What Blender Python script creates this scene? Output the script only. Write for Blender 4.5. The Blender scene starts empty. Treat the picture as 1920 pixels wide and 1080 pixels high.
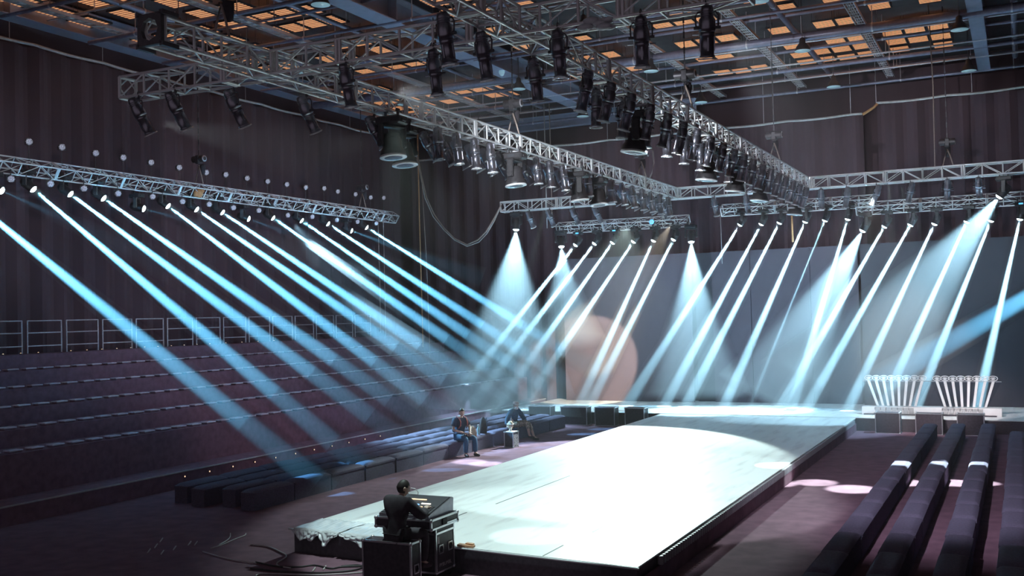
import bpy, math, random
from mathutils import Vector, Matrix, Euler

random.seed(7)
SC = bpy.context.scene
COL = SC.collection
PI = math.pi

# ------------------------------------------------------------------ camera
FPX = 1918.0
YAW, PITCH, ROLL, EYE = 0.46137745, 0.02722727, -0.02489022, 3.9
_f = Vector((-math.sin(YAW) * math.cos(PITCH), math.cos(YAW) * math.cos(PITCH), math.sin(PITCH)))
_r = Vector((math.cos(YAW), math.sin(YAW), 0))
_u = _r.cross(_f)
CR = _r * math.cos(ROLL) + _u * math.sin(ROLL)
CU = _u * math.cos(ROLL) - _r * math.sin(ROLL)
CF = _f
CP = Vector((0, 0, EYE))
cam_data = bpy.data.cameras.new('camera')
cam_data.sensor_width = 36.0
cam_data.lens = FPX * 36.0 / 1920.0
cam_data.clip_start, cam_data.clip_end = 0.1, 300
cam = bpy.data.objects.new('camera', cam_data)
COL.objects.link(cam)
cam.matrix_world = Matrix(((CR.x, CU.x, -CF.x, CP.x), (CR.y, CU.y, -CF.y, CP.y), (CR.z, CU.z, -CF.z, CP.z), (0, 0, 0, 1)))
SC.camera = cam


def ray(x, y):
    return CR * ((x - 960) / FPX) + CU * ((540 - y) / FPX) + CF


def atx(x, y, X):
    d = ray(x, y); return CP + d * (X / d.x)


def aty(x, y, Y):
    d = ray(x, y); return CP + d * (Y / d.y)


def atz(x, y, Z):
    d = ray(x, y); return CP + d * ((Z - EYE) / d.z)


# ------------------------------------------------------------------ view, world
SC.view_settings.view_transform = 'Standard'
SC.view_settings.look = 'None'
SC.view_settings.gamma = 1
SC.view_settings.use_curve_mapping = False
SC.view_settings.exposure = 0.0
w = bpy.data.worlds.new('world')
SC.world = w
w.use_nodes = True
bg = w.node_tree.nodes['Background']
bg.inputs[0].default_value = (0.92, 0.80, 0.95, 1)
bg.inputs[1].default_value = 0.16
cy = SC.cycles
cy.max_bounces = 5
cy.diffuse_bounces = 2
cy.glossy_bounces = 2
cy.transmission_bounces = 3
cy.volume_bounces = 0
cy.transparent_max_bounces = 96
cy.use_denoising = True
cy.sample_clamp_indirect = 0.0
cy.caustics_reflective = False
cy.caustics_refractive = False
cy.use_light_tree = True
cy.use_adaptive_sampling = False

# ------------------------------------------------------------------ materials
MATS = {}


def mat(name, col, rough=0.6, metal=0.0, var=0.0, scale=8.0, emit=None, spec=0.5, bump=0.0, stretch=None):
    m = bpy.data.materials.new(name)
    m.use_nodes = True
    nt = m.node_tree
    b = nt.nodes['Principled BSDF']
    b.inputs['Roughness'].default_value = rough
    b.inputs['Metallic'].default_value = metal
    b.inputs['Specular IOR Level'].default_value = spec
    b.inputs['Base Color'].default_value = (*col, 1)
    if var or bump:
        tc = nt.nodes.new('ShaderNodeTexCoord')
        mp = nt.nodes.new('ShaderNodeMapping')
        nt.links.new(tc.outputs['Object'], mp.inputs[0])
        if stretch:
            mp.inputs['Scale'].default_value = stretch
        nz = nt.nodes.new('ShaderNodeTexNoise')
        nz.inputs['Scale'].default_value = scale
        nz.inputs['Detail'].default_value = 4
        nt.links.new(mp.outputs[0], nz.inputs['Vector'])
        if var:
            rp = nt.nodes.new('ShaderNodeValToRGB')
            rp.color_ramp.elements[0].position = 0.3
            rp.color_ramp.elements[1].position = 0.7
            rp.color_ramp.elements[0].color = (*[c * (1 - var) for c in col], 1)
            rp.color_ramp.elements[1].color = (*[min(1, c * (1 + var)) for c in col], 1)
            nt.links.new(nz.outputs['Fac'], rp.inputs[0])
            nt.links.new(rp.outputs[0], b.inputs['Base Color'])
        if bump:
            bp = nt.nodes.new('ShaderNodeBump')
            bp.inputs['Strength'].default_value = bump
            bp.inputs['Distance'].default_value = 0.01
            nt.links.new(nz.outputs['Fac'], bp.inputs['Height'])
            nt.links.new(bp.outputs[0], b.inputs['Normal'])
    if emit:
        b.inputs['Emission Color'].default_value = (*emit[0], 1)
        b.inputs['Emission Strength'].default_value = emit[1]
        m.cycles.emission_sampling = 'NONE' if len(emit) > 2 else 'AUTO'
    MATS[name] = m
    return m


mat('skirt_grey', (0.34, 0.33, 0.36), 0.5, 0.0, 0.1, 20)
mat('aluminium', (0.92, 0.90, 0.92), 0.26, 0.25, 0.03, 14)
mat('dark_steel', (0.10, 0.09, 0.10), 0.45, 0.6, 0.15, 20)
mat('black_shell', (0.045, 0.040, 0.044), 0.42, 0.0, 0.2, 12)
mat('graphite_shell', (0.30, 0.29, 0.34), 0.30, 0.85, 0.12, 12)
mat('lens_off', (0.10, 0.12, 0.16), 0.08, 0.3, 0.1, 30)
mat('carpet', (0.20, 0.112, 0.150), 0.95, 0, 0.18, 3.0, spec=0.1, bump=0.3)
mat('bench_fabric', (0.14, 0.125, 0.185), 0.9, 0, 0.15, 30, spec=0.2, bump=0.2)
mat('stand_carpet', (0.23, 0.125, 0.165), 0.95, 0, 0.2, 6, spec=0.1)
mat('seat_vinyl', (0.70, 0.62, 0.72), 0.55, 0, 0.1, 20)
mat('drape', (0.100, 0.060, 0.072), 0.92, 0, 0.15, 1.2, spec=0.15, stretch=(1, 1, 0.05))
mat('ceiling_black', (0.07, 0.06, 0.065), 0.9, 0, 0.2, 3)
mat('steel_paint', (0.32, 0.34, 0.46), 0.5, 0.1, 0.08, 4)
mat('pipe_paint', (0.24, 0.225, 0.31), 0.4, 0.3, 0.15, 9)
mat('tray_metal', (0.60, 0.56, 0.60), 0.45, 0.5, 0.15, 30)
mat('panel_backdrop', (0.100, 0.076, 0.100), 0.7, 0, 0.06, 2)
mat('panel_dark', (0.05, 0.045, 0.06), 0.7, 0, 0.06, 2)  # dark column; right panel's lack of light is put into this colour
mat('case_black', (0.055, 0.045, 0.06), 0.5, 0, 0.3, 18)
mat('case_edge', (0.72, 0.72, 0.76), 0.3, 0.8, 0.06, 12)
mat('rubber', (0.015, 0.014, 0.015), 0.7)
mat('white_gloss', (0.86, 0.84, 0.85), 0.35, 0, 0.03, 8)
mat('rope_tan', (0.42, 0.32, 0.28), 0.8, 0, 0.2, 40)
mat('rope_orange', (0.62, 0.30, 0.13), 0.7, 0, 0.2, 40)
mat('cable_black', (0.02, 0.018, 0.02), 0.5, 0, 0.2, 20)
mat('cable_pale', (0.55, 0.52, 0.52), 0.5, 0, 0.1, 20)
mat('hem_tape', (0.62, 0.58, 0.58), 0.7, 0, 0.12, 8)
mat('reflector_glow', (0.62, 0.78, 0.86), 0.4, 0, 0.06, 20, emit=((0.45, 0.80, 0.95), 0.22, 0))  # faint emission added to brighten pendant discs and camera domes
mat('skin', (0.62, 0.43, 0.35), 0.55, 0, 0.06, 20)
mat('hair_dark', (0.02, 0.014, 0.013), 0.6, 0, 0.3, 60)
mat('hair_blond', (0.42, 0.25, 0.16), 0.6, 0, 0.25, 60, stretch=(1, 1, 0.1))
mat('cloth_black', (0.05, 0.042, 0.052), 0.9, 0, 0.25, 12)
mat('cloth_navy', (0.035, 0.05, 0.10), 0.85, 0, 0.2, 16)
mat('denim', (0.05, 0.13, 0.25), 0.85, 0, 0.2, 30)
mat('denim_jacket', (0.08, 0.15, 0.24), 0.85, 0, 0.3, 25)
mat('camo', (0.30, 0.27, 0.22), 0.85, 0, 0.75, 22)
mat('cream_cap', (0.80, 0.66, 0.62), 0.8, 0, 0.1, 20)
mat('cap_dark', (0.09, 0.03, 0.05), 0.8, 0, 0.1, 20)
mat('white_mask', (0.85, 0.86, 0.86), 0.7, 0, 0.02, 20)
mat('paper', (0.85, 0.84, 0.83), 0.7, 0, 0.03, 20)
mat('strap_red', (0.36, 0.10, 0.10), 0.7, 0, 0.1, 20)
mat('bottle_teal', (0.35, 0.62, 0.66), 0.3, 0, 0.05, 20)
mat('shoe_dark', (0.05, 0.03, 0.04), 0.6, 0, 0.2, 20)
mat('wig_net', (0.30, 0.28, 0.30), 0.7, 0, 0.9, 35)
mat('button_dark', (0.05, 0.05, 0.06), 0.5)
mat('wood_raw', (0.62, 0.34, 0.20), 0.7, 0, 0.25, 20)
mat('grey_block', (0.42, 0.41, 0.42), 0.5, 0, 0.2, 12)
mat('lit_button', (0.9, 0.8, 0.6), 0.5, emit=((1.0, 0.62, 0.34), 2.0, 0))
mat('screen_white', (0.9, 0.9, 0.9), 0.5, emit=((0.95, 0.85, 0.75), 1.1, 0))
mat('screen_blue', (0.3, 0.5, 0.9), 0.5, emit=((0.25, 0.55, 1.0), 1.0, 0))
mat('status_blue', (0.1, 0.4, 0.9), 0.5, emit=((0.1, 0.5, 1.0), 1.6, 0))
mat('lens_lit', (1, 1, 1), 0.3, emit=((0.66, 0.92, 1.0), 14.0, 0))
mat('lens_warm', (1, 1, 1), 0.3, emit=((1.0, 0.86, 0.72), 3.0, 0))
mat('marker_glow', (1, 0.8, 0.6), 0.5, emit=((1.0, 0.62, 0.40), 1.2, 0))


def special_materials():
    # white stage vinyl: scuffs and long seams
    m = mat('stage_vinyl', (0.80, 0.81, 0.81), 0.42)
    nt = m.node_tree; b = nt.nodes['Principled BSDF']
    tc = nt.nodes.new('ShaderNodeTexCoord')
    mp = nt.nodes.new('ShaderNodeMapping'); mp.inputs['Scale'].default_value = (2.2, 0.35, 1)
    nz = nt.nodes.new('ShaderNodeTexNoise'); nz.inputs['Scale'].default_value = 2.0; nz.inputs['Detail'].default_value = 7
    nt.links.new(tc.outputs['Object'], mp.inputs[0]); nt.links.new(mp.outputs[0], nz.inputs['Vector'])
    rp = nt.nodes.new('ShaderNodeValToRGB')
    rp.color_ramp.elements[0].position = 0.28; rp.color_ramp.elements[0].color = (0.62, 0.60, 0.61, 1)
    rp.color_ramp.elements[1].position = 0.50; rp.color_ramp.elements[1].color = (0.82, 0.83, 0.83, 1)
    nt.links.new(nz.outputs['Fac'], rp.inputs[0]); nt.links.new(rp.outputs[0], b.inputs['Base Color'])
    # crumpled sheet
    m = mat('plastic_film', (0.70, 0.72, 0.76), 0.25, bump=0.8, scale=6)
    # wood-wool ceiling panel: fine orange slats, emission standing in for light behind them
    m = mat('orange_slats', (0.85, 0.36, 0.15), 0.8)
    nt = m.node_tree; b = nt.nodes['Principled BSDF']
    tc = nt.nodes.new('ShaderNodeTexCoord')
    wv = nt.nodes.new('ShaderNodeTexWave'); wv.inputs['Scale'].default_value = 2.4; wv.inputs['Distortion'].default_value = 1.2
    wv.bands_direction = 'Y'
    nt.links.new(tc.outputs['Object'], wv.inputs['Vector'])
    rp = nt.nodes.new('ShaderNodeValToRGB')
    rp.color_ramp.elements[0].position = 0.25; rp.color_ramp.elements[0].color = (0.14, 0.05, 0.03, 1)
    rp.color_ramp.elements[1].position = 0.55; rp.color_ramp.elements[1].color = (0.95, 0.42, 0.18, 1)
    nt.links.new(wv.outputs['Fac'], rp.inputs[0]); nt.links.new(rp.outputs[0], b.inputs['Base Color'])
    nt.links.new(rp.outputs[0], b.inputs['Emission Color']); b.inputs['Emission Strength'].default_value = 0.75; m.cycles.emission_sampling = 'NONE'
    # LED par face: ring of small emitters as dots
    m = mat('led_face', (0.3, 0.3, 0.36), 0.4)
    nt = m.node_tree; b = nt.nodes['Principled BSDF']
    tc = nt.nodes.new('ShaderNodeTexCoord')
    vo = nt.nodes.new('ShaderNodeTexVoronoi'); vo.inputs['Scale'].default_value = 38; vo.inputs['Randomness'].default_value = 0.25
    nt.links.new(tc.outputs['Object'], vo.inputs['Vector'])
    rp = nt.nodes.new('ShaderNodeValToRGB')
    rp.color_ramp.elements[0].position = 0.30; rp.color_ramp.elements[0].color = (0.62, 0.64, 0.78, 1)
    rp.color_ramp.elements[1].position = 0.46; rp.color_ramp.elements[1].color = (0.03, 0.025, 0.04, 1)
    nt.links.new(vo.outputs['Distance'], rp.inputs[0]); nt.links.new(rp.outputs[0], b.inputs['Base Color'])
    nt.links.new(rp.outputs[0], b.inputs['Emission Color']); b.inputs['Emission Strength'].default_value = 0.6
    m.cycles.emission_sampling = 'NONE'
    # clear glass
    m = bpy.data.materials.new('clear_glass'); m.use_nodes = True
    nt = m.node_tree; nt.nodes.clear()
    o = nt.nodes.new('ShaderNodeOutputMaterial'); mx = nt.nodes.new('ShaderNodeMixShader')
    t = nt.nodes.new('ShaderNodeBsdfTransparent'); t.inputs[0].default_value = (0.86, 0.90, 0.92, 1)
    g = nt.nodes.new('ShaderNodeBsdfGlossy'); g.inputs['Roughness'].default_value = 0.03
    fr = nt.nodes.new('ShaderNodeFresnel'); fr.inputs[0].default_value = 1.6
    nt.links.new(fr.outputs[0], mx.inputs[0]); nt.links.new(t.outputs[0], mx.inputs[1]); nt.links.new(g.outputs[0], mx.inputs[2])
    nt.links.new(mx.outputs[0], o.inputs[0])
    MATS['clear_glass'] = m


special_materials()


def haze_mat(name, density, absorb=0.0, aniso=0.0, col=(1, 1, 1)):
    m = bpy.data.materials.new(name); m.use_nodes = True
    nt = m.node_tree; nt.nodes.clear()
    o = nt.nodes.new('ShaderNodeOutputMaterial')
    v = nt.nodes.new('ShaderNodeVolumeScatter')
    v.inputs['Color'].default_value = (*col, 1)
    v.inputs['Density'].default_value = density
    v.inputs['Anisotropy'].default_value = aniso
    if absorb:
        ab = nt.nodes.new('ShaderNodeVolumeAbsorption'); ab.inputs['Color'].default_value = (0, 0, 0, 1); ab.inputs['Density'].default_value = absorb
        ad = nt.nodes.new('ShaderNodeAddShader')
        nt.links.new(v.outputs[0], ad.inputs[0]); nt.links.new(ab.outputs[0], ad.inputs[1]); nt.links.new(ad.outputs[0], o.inputs['Volume'])
    else:
        nt.links.new(v.outputs[0], o.inputs['Volume'])
    m.cycles.homogeneous_volume = True
    m.cycles.volume_sampling = 'EQUIANGULAR'
    MATS[name] = m
    return m


haze_mat('haze_room', 0.0018)
haze_mat('haze_shaft', 0.21, 0.05)
haze_mat('haze_shaft_dense', 0.28, 0.16)
haze_mat('haze_fading', 0.13, 0.22)
haze_mat('haze_thin', 0.06, 0.32)
haze_mat('haze_cone', 0.09)


# ------------------------------------------------------------------ lights
def aim(o, p, t):
    o.location = p
    o.rotation_euler = (Vector(t) - Vector(p)).to_track_quat('-Z', 'Y').to_euler()


def spot(name, p, t, power, angle, col=(1, 1, 1), blend=0.2, size=0.08):
    l = bpy.data.lights.new(name, 'SPOT')
    l.energy, l.color, l.spot_size, l.spot_blend, l.shadow_soft_size = power, col, math.radians(angle), blend, size
    o = bpy.data.objects.new(name, l); COL.objects.link(o); aim(o, p, t)
    return o


def beam_light(name, p, t, power, spread, radius, col):
    return spot(name, p, t, power, spread, col, 0.5, radius * 0.42)


# ------------------------------------------------------------------ mesh builder
class MB:
    def __init__(s):
        s.v, s.f, s.m, s.sm = [], [], [], []
        s.mats = []
        s.cur = 0
        s.M = Matrix.Identity(4)

    def use(s, name):
        if name not in s.mats: s.mats.append(name)
        s.cur = s.mats.index(name)
        return s

    def add(s, verts, faces, smooth=False):
        b = len(s.v)
        s.v += [s.M @ Vector(v) for v in verts]
        for f in faces:
            s.f.append([i + b for i in f]); s.m.append(s.cur); s.sm.append(smooth)
        return s

    def box(s, c, d, rot=None, bevel=0.0):
        hx, hy, hz = d[0] / 2, d[1] / 2, d[2] / 2
        R = Matrix.Identity(3) if rot is None else (rot if isinstance(rot, Matrix) else Euler(rot).to_matrix())
        if bevel <= 0:
            vs = [(x, y, z) for x in (-hx, hx) for y in (-hy, hy) for z in (-hz, hz)]
            fs = [(0, 1, 3, 2), (4, 6, 7, 5), (0, 4, 5, 1), (2, 3, 7, 6), (0, 2, 6, 4), (1, 5, 7, 3)]
        else:
            e = bevel; vs = []; idx = {}
            for sx in (-1, 1):
                for sy in (-1, 1):
                    for sz in (-1, 1):
                        for a in range(3):
                            h = [hx - e, hy - e, hz - e]; h[a] += e
                            idx[(sx, sy, sz, a)] = len(vs); vs.append((sx * h[0], sy * h[1], sz * h[2]))
            fs = []
            for a in range(3):
                b_, c_ = (a + 1) % 3, (a + 2) % 3
                for sg in (-1, 1):
                    q = []
                    for (p, r) in ((-1, -1), (1, -1), (1, 1), (-1, 1)):
                        k = [0, 0, 0]; k[a] = sg; k[b_] = p; k[c_] = r; q.append(idx[(*k, a)])
                    fs.append(q if sg > 0 else q[::-1])
                for p in (-1, 1):
                    for r in (-1, 1):
                        k0 = [0, 0, 0]; k1 = [0, 0, 0]
                        k0[a] = -1; k1[a] = 1
                        for k in (k0, k1): k[b_] = p; k[c_] = r
                        q = [idx[(*k0, b_)], idx[(*k1, b_)], idx[(*k1, c_)], idx[(*k0, c_)]]
                        fs.append(q if p * r > 0 else q[::-1])
            for sx in (-1, 1):
                for sy in (-1, 1):
                    for sz in (-1, 1):
                        q = [idx[(sx, sy, sz, a)] for a in range(3)]
                        fs.append(q if sx * sy * sz > 0 else q[::-1])
        c = Vector(c)
        return s.add([c + R @ Vector(v) for v in vs], fs)

    def tube(s, p, q, r, n=6, r2=None, cap=True):
        p, q = Vector(p), Vector(q)
        d = q - p
        if d.length < 1e-6: return s
        a = d.normalized(); t = Vector((0, 0, 1)) if abs(a.z) < 0.9 else Vector((1, 0, 0))
        u = a.cross(t).normalized(); v = a.cross(u)
        r2 = r if r2 is None else r2
        vs, fs = [], []
        for k in range(n):
            c, sn = math.cos(2 * PI * k / n), math.sin(2 * PI * k / n)
            o = u * c + v * sn
            vs += [p + o * r, q + o * r2]
        for k in range(n):
            j = (k + 1) % n
            fs.append((2 * k, 2 * k + 1, 2 * j + 1, 2 * j))
        b = len(s.f)
        s.add(vs, fs, n > 5)
        if cap:
            s.add([vs[2 * k] for k in range(n)], [tuple(range(n))])
            s.add([vs[2 * k + 1] for k in range(n)], [tuple(range(n))[::-1]])
        return s

    def path(s, pts, r, n=5):
        """one continuous pipe along pts"""
        pts = [Vector(p) for p in pts]
        vs, fs = [], []
        up = Vector((0, 0, 1))
        for i, p in enumerate(pts):
            d = (pts[min(i + 1, len(pts) - 1)] - pts[max(i - 1, 0)]).normalized()
            t = up if abs(d.z) < 0.95 else Vector((1, 0, 0))
            u = d.cross(t).normalized(); v = d.cross(u)
            for k in range(n):
                vs.append(p + u * (r * math.cos(2 * PI * k / n)) + v * (r * math.sin(2 * PI * k / n)))
        for i in range(len(pts) - 1):
            for k in range(n):
                j = (k + 1) % n
                fs.append((i * n + k, i * n + j, (i + 1) * n + j, (i + 1) * n + k))
        fs.append(tuple(range(n))[::-1]); fs.append(tuple((len(pts) - 1) * n + k for k in range(n)))
        return s.add(vs, fs, True)

    def lathe(s, prof, n=16, M=None, smooth=True):
        """prof: (radius, z) list, revolved about z"""
        M = M or Matrix.Identity(4)
        vs, fs = [], []
        if prof[0][1] > prof[-1][1]: prof = prof[::-1]
        for (r, z) in prof:
            for k in range(n):
                vs.append(M @ Vector((r * math.cos(2 * PI * k / n), r * math.sin(2 * PI * k / n), z)))
        for i in range(len(prof) - 1):
            for k in range(n):
                j = (k + 1) % n
                fs.append((i * n + k, i * n + j, (i + 1) * n + j, (i + 1) * n + k))
        if prof[0][0] > 1e-4: fs.append(tuple(range(n))[::-1])
        if prof[-1][0] > 1e-4: fs.append(tuple((len(prof) - 1) * n + k for k in range(n)))
        return s.add(vs, fs, smooth)

    def prism(s, poly, axis, a, b):
        """2D polygon extruded along axis ('x','y','z') from a to b"""
        def P(u, v, t):
            return {'x': (t, u, v), 'y': (u, t, v), 'z': (u, v, t)}[axis]
        n = len(poly)
        vs = [P(u, v, a) for u, v in poly] + [P(u, v, b) for u, v in poly]
        fs = [tuple(range(n))[::-1], tuple(range(n, 2 * n))] + [(k, (k + 1) % n, n + (k + 1) % n, n + k) for k in range(n)]
        return s.add(vs, fs)

    def ball(s, c, r, n=12, m=8, sc=(1, 1, 1)):
        prof = [(r * math.sin(PI * i / m), -r * math.cos(PI * i / m)) for i in range(m + 1)]
        prof[0] = (0.0005, -r); prof[-1] = (0.0005, r)
        return s.lathe(prof, n, Matrix.Translation(c) @ Matrix.Diagonal((*sc, 1)))

    def mesh(s, name):
        me = bpy.data.meshes.new(name)
        me.from_pydata([tuple(v) for v in s.v], [], s.f)
        for n in s.mats: me.materials.append(MATS[n])
        me.polygons.foreach_set('material_index', s.m)
        me.polygons.foreach_set('use_smooth', s.sm)
        me.update()
        return me

    def build(s, name, material=None, parent=None, loc=None):
        if material and not s.mats: s.mats = [material]
        o = bpy.data.objects.new(name, s.mesh(name))
        COL.objects.link(o)
        if parent: o.parent = parent
        if loc is not None: o.location = loc
        return o


def tag(o, label, cat, group=None, kind=None):
    o['label'] = label
    if cat: o['category'] = cat
    if group: o['group'] = group
    if kind: o['kind'] = kind
    return o


def root(name, label, cat, loc=(0, 0, 0), rz=0.0, group=None):
    o = bpy.data.objects.new(name, None)
    o.empty_display_size = 0.1
    COL.objects.link(o)
    o.location = loc; o.rotation_euler = (0, 0, rz)
    return tag(o, label, cat, group)


KIDS = {}


def kids(o):
    return KIDS.get(o.name) or list(o.children)


def dup(o, parent=None):
    c = o.copy(); COL.objects.link(c)
    if parent: c.parent = parent
    ch = []
    for k in list(o.children):
        ch.append(dup(k, c))
    return c


def structure(o, label=None):
    o['kind'] = 'structure'
    if label: o['label'] = label; o['category'] = label.split()[-1]
    return o


_ORD = 'first second third fourth fifth sixth seventh eighth ninth tenth eleventh twelfth thirteenth fourteenth fifteenth sixteenth seventeenth eighteenth nineteenth twentieth'.split()
_TENS = {20: 'twenty', 30: 'thirty', 40: 'forty', 50: 'fifty'}


def nth(i):
    i += 1
    if i <= 20: return _ORD[i - 1]
    if i % 10 == 0: return _TENS[i][:-1] + 'ieth'
    return _TENS[i // 10 * 10] + '-' + _ORD[i % 10 - 1]


def catenary(p, q, sag, n=24):
    p, q = Vector(p), Vector(q)
    return [p.lerp(q, i / n) + Vector((0, 0, -4 * sag * (i / n) * (1 - i / n))) for i in range(n + 1)]


# ================================================================== SHELL
structure(MB().box((-9, 19.5, -0.1), (36, 43, 0.2)).build('floor', 'carpet'))
structure(MB().box((-25.6, 19.5, 7.3), (0.3, 43, 14.6)).build('wall_left', 'drape'))
structure(MB().box((8.85, 19.5, 7.3), (0.3, 43, 14.6)).build('wall_right', 'drape'))
structure(MB().box((-9, 40.9, 7.3), (36, 0.3, 14.6)).build('wall_back', 'drape'))
structure(MB().box((-9, 19.5, 13.15), (36, 43, 0.2)).build('ceiling', 'ceiling_black'))


def pleated(p0, p1, z0, z1, amp, wl, thick=0.03):
    p0, p1 = Vector(p0), Vector(p1)
    L = (p1 - p0).length; d = (p1 - p0) / L; nrm = Vector((-d.y, d.x))
    n = int(L / wl * 6)
    mb = MB(); vs, fs = [], []
    for i in range(n + 1):
        s = L * i / n
        a = amp * (math.sin(2 * PI * s / wl) + 0.5 * math.sin(2 * PI * s / (wl * 2.7) + 1.3))
        for off in (0, thick):
            q = p0 + d * s + nrm * (a + off)
            vs += [(q.x, q.y, z0), (q.x, q.y, z1)]
    for i in range(n):
        b = i * 4
        fs += [(b, b + 4, b + 5, b + 1), (b + 2, b + 3, b + 7, b + 6), (b + 1, b + 5, b + 7, b + 3), (b, b + 2, b + 6, b + 4)]
    fs += [(0, 1, 3, 2), (n * 4, n * 4 + 2, n * 4 + 3, n * 4 + 1)]
    mb.add(vs, fs, False)
    return mb


def curtain(label, p0, p1, z0, z1, off, amp=0.09, wl=0.75):
    r = root('blackout_curtain', label, 'curtain', ((p0[0] + p1[0]) / 2, (p0[1] + p1[1]) / 2, z0))
    o = Vector(r.location)
    mb = pleated((p0[0] - o.x, p0[1] - o.y), (p1[0] - o.x, p1[1] - o.y), 0, z1 - z0, amp, wl)
    mb.build('drape_cloth', 'drape', r)
    # pale tape along the top edge, sagging a little between its ties
    a, b = Vector((*p0, z1)) - o, Vector((*p1, z1)) - o
    d = (b - a); L = d.length; n = max(2, int(L / 0.3))
    t = MB(); pts = []
    for i in range(n + 1):
        s = i / n * L
        pts.append(a + d * (i / n) + Vector(off) + Vector((0, 0, 0.05 - 0.04 * abs(math.sin(PI * s / 2.4)))))
    t.path(pts, 0.045, 6)
    t.build('hem_tape', 'hem_tape', r)
    for i in range(int(L / 3.2) + 1):
        q = a + d * min(1, (i * 3.2) / L) + Vector(off)
        MB().tube(q, q + Vector((0, 0, 13.0 - z1)), 0.012, 5).build('hanger_wire', 'tray_metal', r)
    return r


curtain('long black pleated curtain hanging along the left wall above the tiered stand', (-24.9, 3), (-24.9, 39.0), 2.9, 11.85, (0.16, 0, 0))
curtain('black curtain on the back wall behind the runway, its top rail the lower one', (-24.6, 39.5), (-5.0, 39.5), 0.02, 10.98, (0, -0.16, 0))
curtain('black curtain at the right of the back wall, hung from the higher rail', (-4.5, 39.5), (7.5, 39.5), 0.02, 11.3, (0, -0.16, 0))
r = root('curtain_rope', 'short tan rope joining the ends of the two back curtain rails', 'rope', (-5.0, 39.3, 10.95))
MB().path([(0.02, 0, 0.02), (0.25, 0, 0.14), (0.42, 0, 0.24), (0.55, 0, 0.36)], 0.05, 6).build('rope_line', 'rope_orange', r)

# ------------------------------------------------------------------ stage
def runway():
    poly = [(-11.16, 13.93), (-4.86, 13.42), (-4.82, 33.85), (-11.24, 33.85)]
    r = root('runway_stage', 'long white catwalk stage running from the console to the back stage', 'stage', (-8, 23.6, 0))
    o = Vector((8, -23.6, 0))
    P = lambda k: [(x * k - -8.02 * (k - 1) + 8, y - 23.6) for x, y in poly]
    MB().prism(P(1), 'z', 0.002, 0.375).build('deck', 'case_black', r)
    MB().prism(P(1.003), 'z', 0.375, 0.40).build('floor_covering', 'stage_vinyl', r)
    for x, y0, y1 in ((-9.02, 13.76, 16.1), (-6.35, 13.56, 14.3), (-6.28, 15.3, 17.0), (-8.9, 17.0, 20.5)):
        MB().box((x + 8, (y0 + y1) / 2 - 23.6, 0.4), (0.022, y1 - y0, 0.006)).build('seam_tape', 'cable_black', r)
    sk = MB()
    for i in range(160):
        y = 14.3 + i * 0.12
        sk.tube((3.185, y - 23.6, 0.245), (3.185, y - 23.6, 0.37), 0.045, 6)
    sk.build('ribbed_skirt', 'skirt_grey', r)
    MB().box((3.2, 0.05, 0.125), (0.03, 20.2, 0.24)).build('carpet_valance', 'carpet', r)
    tr = MB()
    tr.tube((-3.25, 13.93 - 23.63, 0.385), (3.18, 13.42 - 23.63, 0.385), 0.016, 6)
    tr.build('edge_trim', 'plastic_film', r)
    return r


runway()
r = root('back_stage', 'low white cross stage along the back panels at the far end', 'stage', (-8, 36.4, 0))
MB().box((-0.65, 0, 0.2), (17.4, 5.1, 0.39)).build('deck', 'case_black', r)
MB().box((-0.65, 0, 0.408), (17.42, 5.12, 0.024)).build('floor_covering', 'stage_vinyl', r)
for k, x in enumerate((-6.2, -3.4, 0.9, 3.6)):
    MB().box((x, -0.5, 0.421), (0.02, 3.6, 0.004)).build('seam_tape', 'cable_pale', r)

# crumpled film over the near left corner
def film(label, x0, x1, drop, seed):
    rnd = random.Random(seed)
    r = root('plastic_sheet', label, 'plastic sheet', ((x0 + x1) / 2, 13.8, 0.4))
    mb = MB(); nx, nz = 70, 22; vs, fs = [], []
    ph = [rnd.uniform(0, 6) for _ in range(8)]
    for i in range(nx + 1):
        u = i / nx; x = x0 + (x1 - x0) * u
        yb = 13.93 - (x + 11.16) / 6.3 * 0.51
        dr = drop * (0.62 + 0.20 * math.sin(9 * u + ph[6]) + 0.18 * math.sin(21 * u + ph[7])) * min(1, 3 * u + 0.2) * min(1, 3 * (1 - u) + 0.2)
        for j in range(nz + 1):
            v = j / nz
            wr = 0.02 * math.sin(23 * u + 9 * v + ph[0]) + 0.014 * math.sin(51 * u - 13 * v + ph[1]) + 0.012 * math.sin(17 * v + 37 * u + ph[2])
            if v < 0.45:
                yy = yb + 0.75 * (0.45 - v) / 0.45; zz = 0.012 + 0.5 * abs(wr) * min(1, (0.45 - v) * 6)
            else:
                t = (v - 0.45) / 0.55
                yy = yb - 0.035 - 0.05 * t - 1.3 * abs(wr) * min(1, 3 * t); zz = 0.012 - dr * t
            vs.append((x - (x0 + x1) / 2, yy - 13.8, zz))
    for i in range(nx):
        for j in range(nz):
            a = i * (nz + 1) + j
            fs.append((a, a + nz + 1, a + nz + 2, a + 1))
    mb.add(vs, fs, True)
    o = mb.build('film', 'plastic_film', r)
    sm = o.modifiers.new('thick', 'SOLIDIFY'); sm.thickness = 0.004
    return r


film('crumpled white film hanging over the near left corner of the catwalk', -11.13, -10.15, 0.27, 3)
film('rumpled pale film hanging from the catwalk front left of the console operator', -10.1, -8.6, 0.2, 9)

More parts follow.
